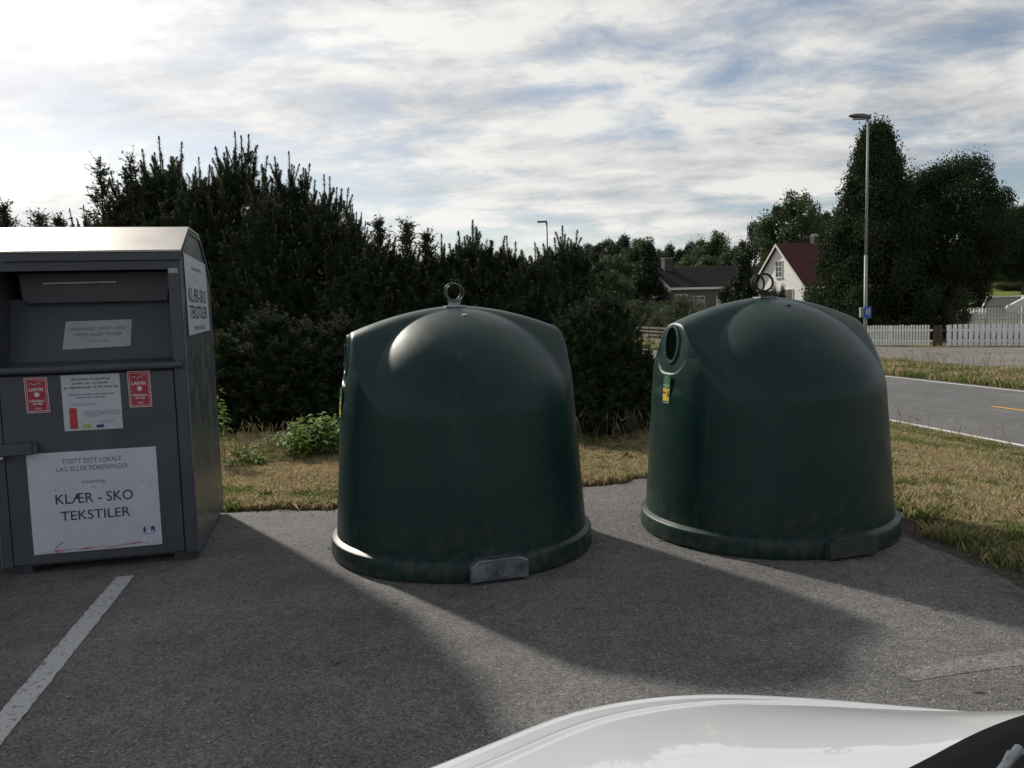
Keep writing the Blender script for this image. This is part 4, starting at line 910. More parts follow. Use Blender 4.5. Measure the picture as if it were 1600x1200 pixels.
# broadleaf trees ---------------------------------------------------------------------------
def tree_meshes(seed, H, Rw, nclump, nleaf, lsize, m, trunk=0.12, down=0.2, cone=False, crag=0.45, low=0.16):
    """limbs fork out of a tapered trunk; every limb end carries clumps of small leaves"""
    rng = np.random.default_rng(seed); P0 = []; P1 = []; ra = []; rb = []; cl = []; cr_ = []
    th = H * (0.9 if cone else 0.55); N = 6
    for s in range(N):
        P0.append(np.array([0, 0, th * s / N])); P1.append(np.array([0, 0, th * (s + 1) / N])); ra.append(H * 0.022 * (1 - 0.8 * s / N)); rb.append(H * 0.022 * (1 - 0.8 * (s + 1) / N))
    for k in range(nclump):
        a = rng.uniform(0, 2 * math.pi)
        if cone:
            f = rng.random() ** 0.85; z = H * (low + (0.97 - low) * f); rad = Rw * (1 - f ** 1.25) * rng.uniform(0.30, 1.0) ** 0.8 + 0.012 * Rw; c = np.array([rad * math.cos(a), rad * math.sin(a), z]); q = np.array([0, 0, min(z * 0.97, th)])
            rcl = Rw * rng.uniform(0.14, 0.26)
        else:
            v = rng.normal(0, 1, 3); v /= np.linalg.norm(v); v *= rng.uniform(0.45, 1.0) ** 0.5; c = np.array([v[0] * Rw, v[1] * Rw, H * (low + (1 - low) / 2) + v[2] * H * (1 - low) / 2 * 0.93])
            q = np.array([0, 0, min(th, max(H * 0.15, c[2] * 0.55))]); rcl = Rw * rng.uniform(0.16, 0.34)
        mid = q * 0.45 + c * 0.55 + rng.normal(0, 0.05 * Rw, 3); P0 += [q, mid]; P1 += [mid, c]; ra += [H * 0.008, H * 0.004]; rb += [H * 0.004, H * 0.0015]
        cl.append(c); cr_.append(rcl)
    cl = np.array(cl); cr_ = np.array(cr_); per = int(nleaf / nclump); L = []
    for c, r in zip(cl, cr_):
        v = unit(rng.normal(0, 1, (per, 3))) * (rng.random((per, 1)) ** 0.45); v *= np.array([1, 1, 0.75]); p = c + v * r
        if down > 0.3: p[:, 2] -= rng.exponential(0.35 * r, per) * (np.linalg.norm(v, axis=1) > 0.6)
        L.append(p)
        k = per // 14; L.append(c + unit(rng.normal(0, 1, (k, 3))) * r * rng.uniform(0.90, 1.08, (k, 1)))
    lf = leaves(np.concatenate(L), rng, lsize, down=down)
    a = poly_soup('crown', lf, 4, m); m1 = a.data; C.objects.unlink(a); bpy.data.objects.remove(a)
    a = poly_soup('trunk', sticks(np.array(P0), np.array(P1), np.array(ra), np.array(rb)), 4, M_bark); m2 = a.data; C.objects.unlink(a); bpy.data.objects.remove(a)
    return m1, m2, H
TREES = {
 'birch': tree_meshes(31, 10, 3.6, 90, 30000, 0.21, M_leafA, low=0.2, down=0.45),
 'oak': tree_meshes(32, 10, 4.4, 85, 34000, 0.25, M_leafB, low=0.08),
 'oakb': tree_meshes(33, 10, 3.9, 60, 26000, 0.26, M_leafA, low=0.05),
 'dark': tree_meshes(34, 10, 4.4, 120, 150000, 0.135, M_leafC, low=0.17, crag=0.6),
 'weep': tree_meshes(35, 10, 3.3, 300, 190000, 0.115, M_leafC, cone=True, down=1.1, low=0.0),
 'cone': tree_meshes(36, 10, 2.6, 120, 26000, 0.22, M_leafB, cone=True, down=0.5, low=0.0),
 'shrub': tree_meshes(37, 3, 2.6, 90, 26000, 0.11, M_hedge, low=-0.25, down=0.0),
}
def place_tree(kind, px, py, y, wpx, label, cat='tree', group='trees behind the houses', rz=None, name='broadleaf_tree', base=None):
    """a tree whose top shows at pixel (px, py) from distance y and whose crown is wpx pixels wide"""
    m1, m2, H = TREES[kind]; t = AT(px, py, y); z0 = TZ(t.x, y) if base is None else base; s = (t.z - z0) / H
    w = {'birch': 3.6, 'oak': 4.4, 'oakb': 3.9, 'dark': 4.4, 'weep': 3.3, 'cone': 2.6, 'shrub': 2.6}[kind]
    sx = (wpx / FPX * y / 2) / w
    o = empty(name, (t.x, y, z0), rr.uniform(0, 6.28) if rz is None else rz, label=label, cat=cat, group=group); o.scale = (sx, sx, s)
    for nm, me in (('crown', m1), ('trunk', m2)):
        c = bpy.data.objects.new(nm, me); C.objects.link(c); c.parent = o
    return o
place_tree('weep', 1368, 192, 46.5, 215, 'tall dark weeping conifer with a pointed top behind the street lamp', 'conifer', 'two big dark trees behind the street lamp', 0.5, 'weeping_conifer', base=-0.9)
place_tree('dark', 1478, 246, 47.5, 185, 'big dark round-topped tree overhanging the white picket fence, right of the pointed conifer', 'tree', 'two big dark trees behind the street lamp', 1.0, base=-0.9)
tl_ = [
 ('birch', 1238, 296, 92, 112, 'tall loose birch standing behind the white house'),
 ('oak', 1180, 345, 96, 70, 'lower birch leaning into the left flank of the tall loose birch'),
 ('oak', 1300, 322, 98, 75, 'dark tree behind the chimney of the white house'),
 ('birch', 1112, 358, 105, 70, 'open-topped tree standing highest behind the long grey house'),
 ('oakb', 1150, 378, 100, 60, 'light green rounded tree behind the right half of the grey roof'),
 ('oak', 1075, 378, 118, 55, 'distant tree whose top shows above the wood left of the open-topped one'),
 ('oakb', 1090, 392, 99, 90, 'broad tree right behind the ridge of the grey roof'),
 ('oak', 1045, 382, 120, 60, 'dark wood-edge tree above the grey house chimney'),
 ('cone', 1012, 378, 82, 92, 'pointed light-flecked tree left of the grey house'),
 ('oak', 975, 368, 150, 70, 'tree on the wooded hill left of the pointed tree'),
 ('oak', 942, 374, 158, 60, 'tree on the wooded hill above the end of the hedge'),
 ('oakb', 1002, 364, 145, 62, 'highest tree on the wooded hill'),
 ('oak', 912, 380, 165, 60, 'leftmost tree seen on the wooded hill'),
 ('oakb', 958, 392, 130, 70, 'paler tree on the near slope of the wooded hill'),
 ('birch', 948, 420, 75, 75, 'light green bushy tree just behind the hedge end'),
 ('oak', 925, 410, 105, 80, 'dark tree at the foot of the hill behind the hedge end'),
 ('cone', 1162, 395, 68, 64, 'dark conifer in front of the right end of the grey house'),
 ('oak', 1150, 425, 70, 50, 'low dark tree in front of the grey house wall'),
 ('dark', 1570, 325, 90, 120, 'dark tree on the slope above the white shed, at the right edge'),
 ('dark', 1602, 316, 70, 130, 'dark tree filling the right edge beside the big round-topped tree'),
 ('oak', 1640, 330, 86, 150, 'tree on the slope cut by the right edge of the picture'),
 ('oakb', 1545, 350, 78, 90, 'tree at the top of the lawn between the big dark tree and the slope'),
 ('oak', 1328, 340, 80, 60, 'dark tree filling the gap between the white house and the pointed conifer'),
]
for k, px, py, y, w, lb in tl_: place_tree(k, px, py, y, w, lb)
sl_ = [(1462, 415, 46, 90, 'dark shrub under the overhanging crown of the big round-topped tree, behind the brown boards', 0), (1075, 463, 55, 82, 'round clipped shrub right of its twin, in front of the grey house window', 1), (1045, 470, 60, 62, 'round shrub half hidden behind its larger twin in front of the grey house', 1), (1285, 455, 60, 70, 'dark shrub at the right corner of the white house', 0),
       (1552, 415, 84, 80, 'dark rounded shrub on the lawn above the shed', 0), (1596, 436, 74, 70, 'grey-green shrub on the slope right above the shed roof', 0), (1215, 443, 66, 34, 'dark pointed shrub in front of the white house wall', 0), (1000, 470, 70, 80, 'shrub at the foot of the wooded hill beside the hedge', 0)]
for px, py, y, w, lb, _ in sl_: place_tree('shrub', px, py, y, w, lb, 'shrub', 'garden shrubs by the houses', name='garden_shrub')

# ------------------------------------------------------------------ houses
M_wwall = mat('white_boards', (0.84, 0.83, 0.78), 0.6, scale=3, var=0.05)
M_gwall = mat('grey_boards', (0.095, 0.10, 0.09), 0.7, scale=3, var=0.08)
M_rtile = mat('dark_red_tiles', (0.045, 0.008, 0.010), 0.85, scale=4, col2=(0.085, 0.017, 0.017), stretch=(1, 6, 6))
M_gtile = mat('grey_roof_tiles', (0.016, 0.016, 0.017), 0.9, scale=5, col2=(0.036, 0.035, 0.034), spec=0.15, stretch=(1, 6, 6))
M_trim = mat('white_trim', (0.68, 0.67, 0.63), 0.5, scale=6, var=0.04)
M_glass = mat('window_glass', (0.03, 0.035, 0.04), 0.08, 0.0, scale=3, spec=0.8)
M_brick = mat('chimney_brick', (0.05, 0.045, 0.045), 0.85, scale=6, col2=(0.09, 0.08, 0.075))
M_board2 = mat('shed_boards', (0.52, 0.53, 0.50), 0.6, scale=4, var=0.06)
M_groof = mat('shed_roof_felt', (0.06, 0.065, 0.06), 0.85, scale=6, var=0.15)
def window(parent, x, y, z, w, h, axis='y', sgn=-1, nx=2, nz=3):
    """window facing sgn along an axis; frame with glazing bars, pane as sub-part"""
    fb = MB(); t = 0.07
    def B(mb, a0, a1, z0, z1, d0, d1):
        if axis == 'y': mb.box(a0, a1, min(y + sgn * d0, y + sgn * d1), max(y + sgn * d0, y + sgn * d1), z0, z1)
        else: mb.box(min(x + sgn * d0, x + sgn * d1), max(x + sgn * d0, x + sgn * d1), a0, a1, z0, z1)
    c = x if axis == 'y' else y
    B(fb, c - w / 2 - t, c - w / 2, z - h / 2 - t, z + h / 2 + t, 0.0, 0.06); B(fb, c + w / 2, c + w / 2 + t, z - h / 2 - t, z + h / 2 + t, 0.0, 0.06)
    B(fb, c - w / 2, c + w / 2, z + h / 2, z + h / 2 + t, 0.0, 0.06); B(fb, c - w / 2, c + w / 2, z - h / 2 - t, z - h / 2, 0.0, 0.06); B(fb, c - w / 2 - t * 1.5, c + w / 2 + t * 1.5, z - h / 2 - t * 1.6, z - h / 2 - t - 0.002, 0.0, 0.12)
    for k in range(1, nx): B(fb, c - w / 2 + w * k / nx - 0.025, c - w / 2 + w * k / nx + 0.025, z - h / 2, z + h / 2, 0.012, 0.045)
    for k in range(1, nz): B(fb, c - w / 2, c + w / 2, z - h / 2 + h * k / nz - 0.02, z - h / 2 + h * k / nz + 0.02, 0.010, 0.040)
    f = fb.build('window', M_trim, parent); g = MB(); B(g, c - w / 2, c + w / 2, z - h / 2, z + h / 2, 0.003, 0.008); g.build('pane', M_glass, f); return f
def house(name, loc, rz, W_, D_, eave, ridge, wallm, roofm, label, cat, overh=0.35, gable_boards=True):
    """ridge along local Y; gable faces -Y"""
    h = empty(name, loc, rz, label=label, cat=cat); mb = MB(); hw = W_ / 2
    mb.extr([(-hw, -1.5), (hw, -1.5), (hw, eave), (0, ridge), (-hw, eave)], 1, 0, D_); mb.build('wall', wallm, h)
    sl = (ridge - eave) / hw; t = 0.16; mb = MB()
    for s in (-1, 1):
        e = hw + overh; q = [(0, ridge + 0.02), (s * e, ridge - sl * e + 0.02), (s * e, ridge - sl * e + 0.02 + t), (0, ridge + 0.02 + t * 1.2)]
        mb.extr(q, 1, -overh, D_ + overh)
    # courses of tiles as real steps
    n_ = 22
    for s in (-1, 1):
        e = hw + overh
        for k in range(n_):
            f0, f1 = k / n_, (k + 1) / n_; x0, x1 = s * e * f0, s * e * f1; z0, z1 = ridge + 0.02 + t * 1.2 - (sl * e + 0.2 * t) * f0, ridge + 0.02 + t * 1.2 - (sl * e + 0.2 * t) * f1
            mb.extr([(x0, z0 + 0.004), (x1, z1 + 0.004), (x1, z1 + 0.055), (x0, z0 + 0.02)], 1, -overh + 0.05, D_ + overh - 0.05)
    rf = mb.build('roof', roofm, h)
    mb = MB()
    for yy in (-overh - 0.03, D_ + overh):
        for s in (-1, 1):
            e = hw + overh; mb.extr([(0, ridge - 0.06), (s * e, ridge - sl * e - 0.08), (s * e, ridge - sl * e + 0.17), (0, ridge + 0.19)], 1, yy, yy + 0.03)
    for s in (-1, 1):
        e = hw + overh; mb.box(min(s * (e + 0.003), s * (e + 0.04)), max(s * (e + 0.003), s * (e + 0.04)), -overh, D_ + overh, ridge - sl * e - 0.06, ridge - sl * e + 0.16)
    mb.build('bargeboards', M_trim, h)
    return h, rf
# white house: gable towards the picture's left, red roof side to the right
gl = AT(1175, 453, 75.5); gr = AT(1262, 450, 68.0); gl.z = gr.z; mid = (gl + gr) / 2; gw = Vector((gr.x - gl.x, gr.y - gl.y)); rzw = math.atan2(gw.y, gw.x)
pk_ = AT(1214, 378, 71.8)
wh, rf = house('white_house', (mid.x, mid.y, 0), rzw, gw.length * 0.93, 8.5, gl.z + 0.25, pk_.z - 0.35, M_wwall, M_rtile, 'white wooden house with a dark red tiled roof behind the right bin', 'house', 0.3)
wy = 0.0
window(wh, 0.12, wy, AT(1218, 421, 72).z, 0.85, 1.35, nx=2, nz=3)
window(wh, 1.25, wy, AT(1236, 462, 72).z, 1.5, 1.0, nx=2, nz=1); window(wh, -1.2, wy, AT(1236, 462, 72).z, 1.0, 1.0, nx=2, nz=1)
mb = MB(); mb.box(-0.27, 0.27, 3.6, 4.15, pk_.z - 0.9, pk_.z + 0.45); chm = mb.build('chimney', M_brick, rf); mb = MB(); mb.box(-0.31, 0.31, 3.56, 4.19, pk_.z + 0.452, pk_.z + 0.51); mb.extr([(-0.27, pk_.z + 0.56), (0.0, pk_.z + 0.70), (0.27, pk_.z + 0.56)], 1, 3.6, 4.15); mb.build('chimney_cap', M_galv, chm)
# long grey house, its ridge across the view
ga = AT(1050, 452, 80); gb = AT(1250, 450, 84); dv_ = Vector((gb.x - ga.x, gb.y - ga.y)); ln_g = dv_.length
ridz = AT(1060, 417, 84).z; eavz = AT(1060, 452, 80).z
gh, rf = house('grey_house', (ga.x, ga.y, 0), math.atan2(dv_.y, dv_.x) + math.pi / 2, 8.0, ln_g, eavz + 0.2, ridz - 0.2, M_gwall, M_gtile, 'long low grey house with a dark tiled roof and brick chimney', 'house', 0.4)
# local axes: +Y runs along -dv; move so that the wall faces the camera
gh.location = (gb.x - dv_.normalized().y * 4.0, gb.y + dv_.normalized().x * 4.0, 0)
for t_, w_, h_, dz in ((0.80, 1.2, 1.35, -1.45), (0.932, 1.1, 0.6, -0.85), (0.62, 1.2, 1.2, -1.4), (0.45, 1.2, 1.2, -1.4)):
    window(gh, -4.0, ln_g * t_ * 1.0, eavz + dz, w_, h_, axis='x', sgn=-1, nx=2, nz=3 if h_ > 1 else 1)
mb = MB(); mb.box(-0.9, -0.1, ln_g * 0.885, ln_g * 0.885 + 0.9, ridz - 1.5, ridz + 0.85); chm = mb.build('chimney', M_brick, rf)
mb = MB(); mb.box(-0.95, -0.05, ln_g * 0.885 - 0.05, ln_g * 0.885 + 0.95, ridz + 0.852, ridz + 0.93); mb.build('chimney_cap', M_galv, chm)

# shed with a low grey roof behind the fences
sA = AT(1533, 481, 62); sB = AT(1622, 478, 60); rid = AT(1560, 466, 64)
sh = empty('garden_shed', (sA.x, sA.y, 0), 0, label='low white garden shed with a grey felt roof behind the white fences', cat='shed')
L_ = sB.x - sA.x + 1.5; gz = -0.6
mb = MB(); mb.box(0.4, L_, 0.0, 4.0, gz, sA.z - 0.05); mb.build('wall', M_board2, sh)
mb = MB()
zr = rid.z - 0.02; ze = sA.z
mb.add([(-0.1, -0.4, ze), (L_ * 0.62, -0.4, ze), (L_ * 0.62 + 1.6, 2.0, zr), (1.7, 2.0, zr), (-0.1, -0.4, ze + 0.1), (L_ * 0.62, -0.4, ze + 0.1), (L_ * 0.62 + 1.6, 2.0, zr + 0.1), (1.7, 2.0, zr + 0.1)], [(0, 1, 2, 3), (7, 6, 5, 4), (0, 4, 5, 1), (1, 5, 6, 2), (2, 6, 7, 3), (3, 7, 4, 0)])
mb.add([(1.7, 2.0, zr), (L_ + 2, 2.0, zr), (L_ + 2, 4.6, ze - 0.2), (0, 4.6, ze - 0.2)], [(0, 1, 2, 3)])
mb.build('roof', M_groof, sh)
mb = MB(); mb.obox((-0.15, -0.43, ze + 0.06), (1.68, 1.98, zr + 0.14), 0.10, 0.14); mb.obox((1.7, 2.0, zr + 0.14), (L_ + 2, 2.0, zr + 0.14), 0.12, 0.12); mb.obox((L_ * 0.62, -0.43, ze + 0.06), (L_ * 0.62 + 1.6, 1.98, zr + 0.15), 0.12, 0.16); mb.build('bargeboards', M_trim, sh)
# gabled white part at the picture edge
g0 = AT(1590, 486, 60); mb = MB(); x0 = g0.x - sA.x
mb.extr([(x0, gz), (x0 + 3.6, gz), (x0 + 3.6, ze + 0.05), (x0 + 1.8, zr + 0.25), (x0, ze + 0.05)], 1, -0.8, -0.5)
for k in range(9): mb.box(x0, x0 + 3.6, -0.83, -0.802, gz + 0.2 * k, gz + 0.2 * k + 0.17)
mb.build('gable_wall', M_trim, sh)
# porch on the slope at the right edge
pz = AT(1592, 432, 84); pt = AT(1592, 405, 84)
po = empty('white_porch', (pz.x, 84, 0), 0, label='white porch with an arched opening on the slope at the right edge', cat='porch')
mb = MB(); mb.box(-0.05, 0.12, -0.1, 0.1, pz.z - 0.4, pt.z + 0.2); mb.box(4.8, 5.0, -0.1, 0.1, pz.z - 0.4, pt.z + 0.2); mb.build('posts', M_trim, po)
mb = MB(); mb.box(-0.25, 5.2, -0.15, 2.5, pt.z - 0.45, pt.z + 0.35)
mb.build('roof_beam', M_trim, po)
mb = MB(); arc = []
for k in range(9):
    a = math.pi / 2 * k / 8; arc.append((0.12 + 0.9 * (1 - math.cos(a)), pt.z - 1.35 + 0.9 * math.sin(a)))
mb.extr(arc + [(0.12, pt.z - 0.45)], 1, -0.08, 0.0); mb.build('arch_bracket', M_trim, po)
mb = MB(); mb.box(-0.6, 6, -0.4, 2.6, pz.z - 0.75, pz.z - 0.42); mb.build('floor_deck', M_trim, po)
mb = MB(); mb.box(1.2, 6, 2.5, 6, pz.z - 0.42, pt.z + 1.2); mb.build('wall', M_gwall, po)

# lawn on the slope
lx = np.linspace(0.50, 0.72, 24); ly = np.linspace(62, 86, 20); LX, LY = np.meshgrid(lx, ly); LXX = LX * LY; V_ = np.stack([LXX, LY, terrain(LXX, LY) + 0.03], -1).reshape(-1, 3)
lw = mesh_obj('lawn', V_, [(j * 24 + i, j * 24 + i + 1, (j + 1) * 24 + i + 1, (j + 1) * 24 + i) for j in range(19) for i in range(23)], mat('lawn_grass', (0.13, 0.17, 0.045), 0.9, scale=0.9, col2=(0.20, 0.24, 0.08), bump=0.8, bscale=6, spec=0.05), smooth=True); tag(lw, kind='structure')
# ------------------------------------------------------------------ fences
M_pick = mat('white_picket_paint', (0.80, 0.80, 0.82), 0.6, scale=4, var=0.08)
M_pickw = mat('bright_white_picket_paint', (0.82, 0.82, 0.78), 0.6, scale=4, var=0.06)
M_brown = mat('brown_stained_boards', (0.085, 0.055, 0.04), 0.8, scale=8)
M_post = mat('weathered_wood', (0.09, 0.08, 0.07), 0.85, scale=8)
def picket(name, p0, p1, hgt, w, gap, m, label, z0=ZR, arch=None, cap=False, railz=(0.25, 0.75), group='white fences across the road'):
    p0, p1 = Vector(p0[:2]), Vector(p1[:2]); d = p1 - p0; L = d.length; o = empty(name, (p0.x, p0.y, z0), math.atan2(d.y, d.x), label=label, cat='fence', group=group)
    n_ = int(L / (w + gap)); prs = []
    mb = MB(); rl = random.Random(5)
    for k in range(n_):
        x = k * (w + gap); h = hgt + rl.uniform(-0.015, 0.015)
        if arch and arch[0] < x < arch[1]:
            f = (x - arch[0]) / (arch[1] - arch[0]); h += arch[2] * math.sin(math.pi * f)
        mb.extr([(x, 0.03), (x + w, 0.03), (x + w, h - 0.02), (x + w * 0.8, h), (x + w * 0.2, h), (x, h - 0.02)], 1, -0.035, -0.012)
    b = mb.build('pickets', m, o)
    mb = MB()
    for r in railz: mb.box(0, L, -0.010, 0.03, hgt * r - 0.04, hgt * r + 0.04)
    if cap: mb.box(0, L, -0.05, 0.04, hgt - 0.10, hgt - 0.02)
    mb.build('rail', m, o)
    k = 0; x = 0.0
    while x < L: MB().box(x - 0.045, x + 0.045, 0.032, 0.12, -0.05, hgt - 0.03).build('post', m, o); x += 2.4
    return o
f1a = (17.745, 38.782); f1b = (19.377, 36.748); f1c = (19.86, 36.38); f1d = (22.209, 34.596)
dL = Vector((f1a[0] - f1b[0], f1a[1] - f1b[1])).normalized()
picket('picket_fence', (f1b[0] + dL.x * 14, f1b[1] + dL.y * 14), f1b, 0.98, 0.085, 0.045, M_pickw, 'white picket fence with narrow pickets, left of the brown boards')
dR = Vector((f1d[0] - f1c[0], f1d[1] - f1c[1])).normalized()
picket('picket_fence', f1c, (f1c[0] + dR.x * 12, f1c[1] + dR.y * 12), 0.98, 0.16, 0.055, M_pick, 'white picket fence with wide greyish pickets, right of the brown boards')
picket('board_gate', (f1b[0] + 0.04, f1b[1] - 0.03), (f1c[0] - 0.03, f1c[1] + 0.02), 0.96, 0.16, 0.03, M_brown, 'short brown board section between the two near white picket fences')
b0 = G(1478, 512, ZR - 0.0); b1 = G(1590, 513, ZR)
bl = Vector((39.4, 66.0)); br_ = Vector((b1.x, b1.y))
A0 = AT(1470, 500, 50); A1 = AT(1552, 500, 49); A2 = AT(1600, 500, 48.5)
picket('white_fence', (A0.x, A0.y), (A2.x + 3, A2.y - 0.3), 1.25, 0.09, 0.07, M_trim, 'bright white garden fence with a raised arched section, behind the grey-white pickets', arch=(4.2, 6.2, 0.30), cap=True, z0=-0.55)
A3 = AT(1480, 500, 56); A4 = AT(1620, 500, 55)
picket('white_fence', (A3.x, A3.y), (A4.x, A4.y), 1.68, 0.10, 0.09, M_board2, 'tall slatted white fence right below the shed roof', z0=-0.6)
# rustic rail fence far left of the right bin
rA = AT(985, 500, 62); rB = AT(1045, 505, 54); o = empty('rail_fence', (rA.x, rA.y, -0.5), 0, label='low weathered wooden rail fence seen between the hedge and the right bin', cat='fence')
mb = MB(); dd_ = Vector((rB.x - rA.x, rB.y - rA.y, 0))
for k in range(3): mb.obox(Vector((0, 0, 0.30 + 0.25 * k)), dd_ * 1.3 + Vector((0, 0, 0.26 + 0.25 * k)), 0.05, 0.13)
mb.build('rails', M_post, o); 
for k in range(6):
    p = dd_ * 1.3 * k / 5; MB().box(p.x - 0.07, p.x + 0.07, p.y + 0.04, p.y + 0.16, -0.1, 0.92).build('post', M_post, o)

# ------------------------------------------------------------------ street lamp and small sign
M_pole = mat('galvanised_pole', (0.28, 0.30, 0.31), 0.6, 0.15, scale=6, var=0.1)
M_lamp = mat('lamp_housing', (0.10, 0.105, 0.11), 0.45, 0.2, scale=8)
M_lens = mat('lamp_lens', (0.45, 0.46, 0.46), 0.2, scale=8)
M_sblue = mat('blue_sign', (0.02, 0.10, 0.36), 0.45, scale=10, var=0.05)
lt = AT(1357.5, 186, 27); lb_ = AT(1353, 520, 27); zb = TZ(lb_.x, 27)
sl0 = empty('street_lamp', (lb_.x - 0.02, 27, zb), 0, label='tall galvanised street lamp with a flat head pointing left, beside the road', cat='street lamp', group=None)
Hh = lt.z - zb
mb = MB(); lean = (lt.x - lb_.x + 0.02)
mb.tube([(-lean * 0.4 * 0, 0, -0.1), (0.0, 0, Hh * 0.45)], [0.062, 0.056], 14); mb.tube([(0.0, 0, Hh * 0.45), (lean * 0.6, 0, Hh)], [0.046, 0.034], 14); mb.build('pole', M_pole, sl0, smooth=True)
mb = MB(); mb.tube([(0, 0, 0.9), (0, 0, 0.96)], 0.066, 12); mb.build('collar', M_pole, sl0)
hx = lean * 0.6
mb = MB()
secs = [(0.09, 0.05, 0.05, 0.05), (0.03, 0.10, 0.10, 0.06), (-0.18, 0.14, 0.125, 0.08), (-0.42, 0.14, 0.105, 0.10), (-0.58, 0.10, 0.05, 0.13), (-0.64, 0.04, 0.015, 0.145)]
n_ = 16; vs = []
for x, wy_, hz, zc_ in secs:
    for k in range(n_):
        a = 2 * math.pi * k / n_; s_ = math.sin(a); vs.append((hx + x, wy_ * math.cos(a), Hh + zc_ - 0.02 + hz * (s_ if s_ > 0 else s_ * 0.55)))
mb.add(vs, [(i * n_ + k, i * n_ + (k + 1) % n_, (i + 1) * n_ + (k + 1) % n_, (i + 1) * n_ + k) for i in range(len(secs) - 1) for k in range(n_)] + [tuple(range(n_)), tuple((len(secs) - 1) * n_ + k for k in range(n_))])
hd = mb.build('lamp_head', M_lamp, sl0, flat_angle=60)
mb = MB(); mb.extr([(hx - 0.52, -0.09), (hx - 0.1, -0.09), (hx - 0.1, 0.09), (hx - 0.52, 0.09)], 2, Hh - 0.005, Hh + 0.02); mb.build('lens', M_lens, hd)
sz = AT(1356, 488, 27).z - zb; mb = MB(); mb.box(-0.085, 0.155, -0.10, -0.08, sz - 0.20, sz + 0.20); sgn_ = mb.build('sign_plate', M_sblue, sl0, bevel=0.004)
mb = MB(); Y = -0.102
for cx_ in (0.0, 0.08):
    mb.add([(cx_ - 0.018, Y, sz + 0.02), (cx_ + 0.018, Y, sz + 0.02), (cx_ + 0.026, Y, sz + 0.10), (cx_ - 0.026, Y, sz + 0.10)], [(0, 1, 2, 3)])
    mb.add([(cx_ - 0.016, Y, sz - 0.07), (cx_ + 0.016, Y, sz - 0.07), (cx_ + 0.018, Y, sz + 0.02), (cx_ - 0.018, Y, sz + 0.02)], [(0, 1, 2, 3)])
    mb.add([(cx_ + 0.016 * math.cos(k), Y, sz + 0.125 + 0.016 * math.sin(k)) for k in np.linspace(0, 5.6, 9)], [tuple(range(9))])
build_flat(mb, 'pictogram', M_white, sgn_)
mb = MB(); mb.box(-0.19, -0.09, -0.06, 0.06, sz - 0.16, sz + 0.17); mb.build('junction_box', M_pole, sl0, bevel=0.01)
# distant lamp head above the hedge
t2 = AT(843, 348, 46); z2 = TZ(t2.x, 46)
s2 = empty('street_lamp', (t2.x + 0.15, 46, z2), 0, label='distant dark street lamp whose flat head just clears the hedge', cat='street lamp')
mb = MB(); mb.tube([(0.25, 0, 0), (0.25, 0, t2.z - z2 + 0.0)], [0.07, 0.05], 10); mb.build('pole', M_lamp, s2, smooth=True)
mb = MB(); mb.box(-0.28, 0.28, -0.1, 0.1, t2.z - z2, t2.z - z2 + 0.10); mb.build('lamp_head', M_lamp, s2, bevel=0.03)

# ------------------------------------------------------------------ grass, weeds, litter
def grass_mat(name, cols):
    m = bpy.data.materials.new(name); m.use_nodes = True; n = m.node_tree.nodes; l = m.node_tree.links; b = n['Principled BSDF']; out = n['Material Output']
    g = n.new('ShaderNodeNewGeometry'); r = n.new('ShaderNodeValToRGB'); e = r.color_ramp.elements; r.color_ramp.interpolation = 'LINEAR'
    e[0].position = 0; e[0].color = (*cols[0], 1); e[1].position = 1; e[1].color = (*cols[-1], 1)
    for i, c in enumerate(cols[1:-1]): e.new((i + 1) / (len(cols) - 1)).color = (*c, 1)
    l.new(g.outputs['Random Per Island'], r.inputs[0]); l.new(r.outputs[0], b.inputs['Base Color']); b.inputs['Roughness'].default_value = 0.7; b.inputs['Specular IOR Level'].default_value = 0.2
    tr = n.new('ShaderNodeBsdfTranslucent'); l.new(r.outputs[0], tr.inputs[0]); mx = n.new('ShaderNodeMixShader'); mx.inputs[0].default_value = 0.35
    l.new(b.outputs[0], mx.inputs[1]); l.new(tr.outputs[0], mx.inputs[2]); l.new(mx.outputs[0], out.inputs[0]); return m
M_g_green = grass_mat('green_grass_blades', [(0.08, 0.115, 0.03), (0.16, 0.20, 0.06), (0.26, 0.27, 0.11)])
M_g_dry = grass_mat('dry_grass_blades', [(0.22, 0.18, 0.09), (0.42, 0.34, 0.19), (0.60, 0.51, 0.33)])
def fbm(x, y, s, seed=0):
    v = np.zeros_like(x); r = np.random.default_rng(seed)
    for k in range(5):
        a = r.uniform(0, 6.28, 4); f = s * 1.9 ** k; v += (np.sin(x * f * math.cos(a[0]) + y * f * math.sin(a[0]) + a[1]) * np.sin(y * f * math.cos(a[2]) - x * f * math.sin(a[2]) + a[3])) / 1.5 ** k
    return v / 2.4
def blades(x, y, h, w, rng, lean=0.45, z=None):
    N = len(x); z = terrain(x, y) if z is None else z; a = rng.uniform(0, 2 * math.pi, N); b = rng.uniform(0, 2 * math.pi, N); ln_ = rng.uniform(0.1, 1, N) * lean
    sx, sy = np.cos(a) * w / 2, np.sin(a) * w / 2; dx, dy = np.cos(b) * ln_ * h, np.sin(b) * ln_ * h
    p0 = np.stack([x - sx, y - sy, z - 0.02], 1); p1 = np.stack([x + sx, y + sy, z - 0.02], 1)
    p2 = np.stack([x + dx * 0.45 + sx * 0.7, y + dy * 0.45 + sy * 0.7, z + h * 0.62], 1); p3 = np.stack([x + dx, y + dy, z + h * np.sqrt(1 - 0.5 * ln_ ** 2)], 1)
    return np.stack([p0, p1, p2, p3], 1)
rng = np.random.default_rng(5)
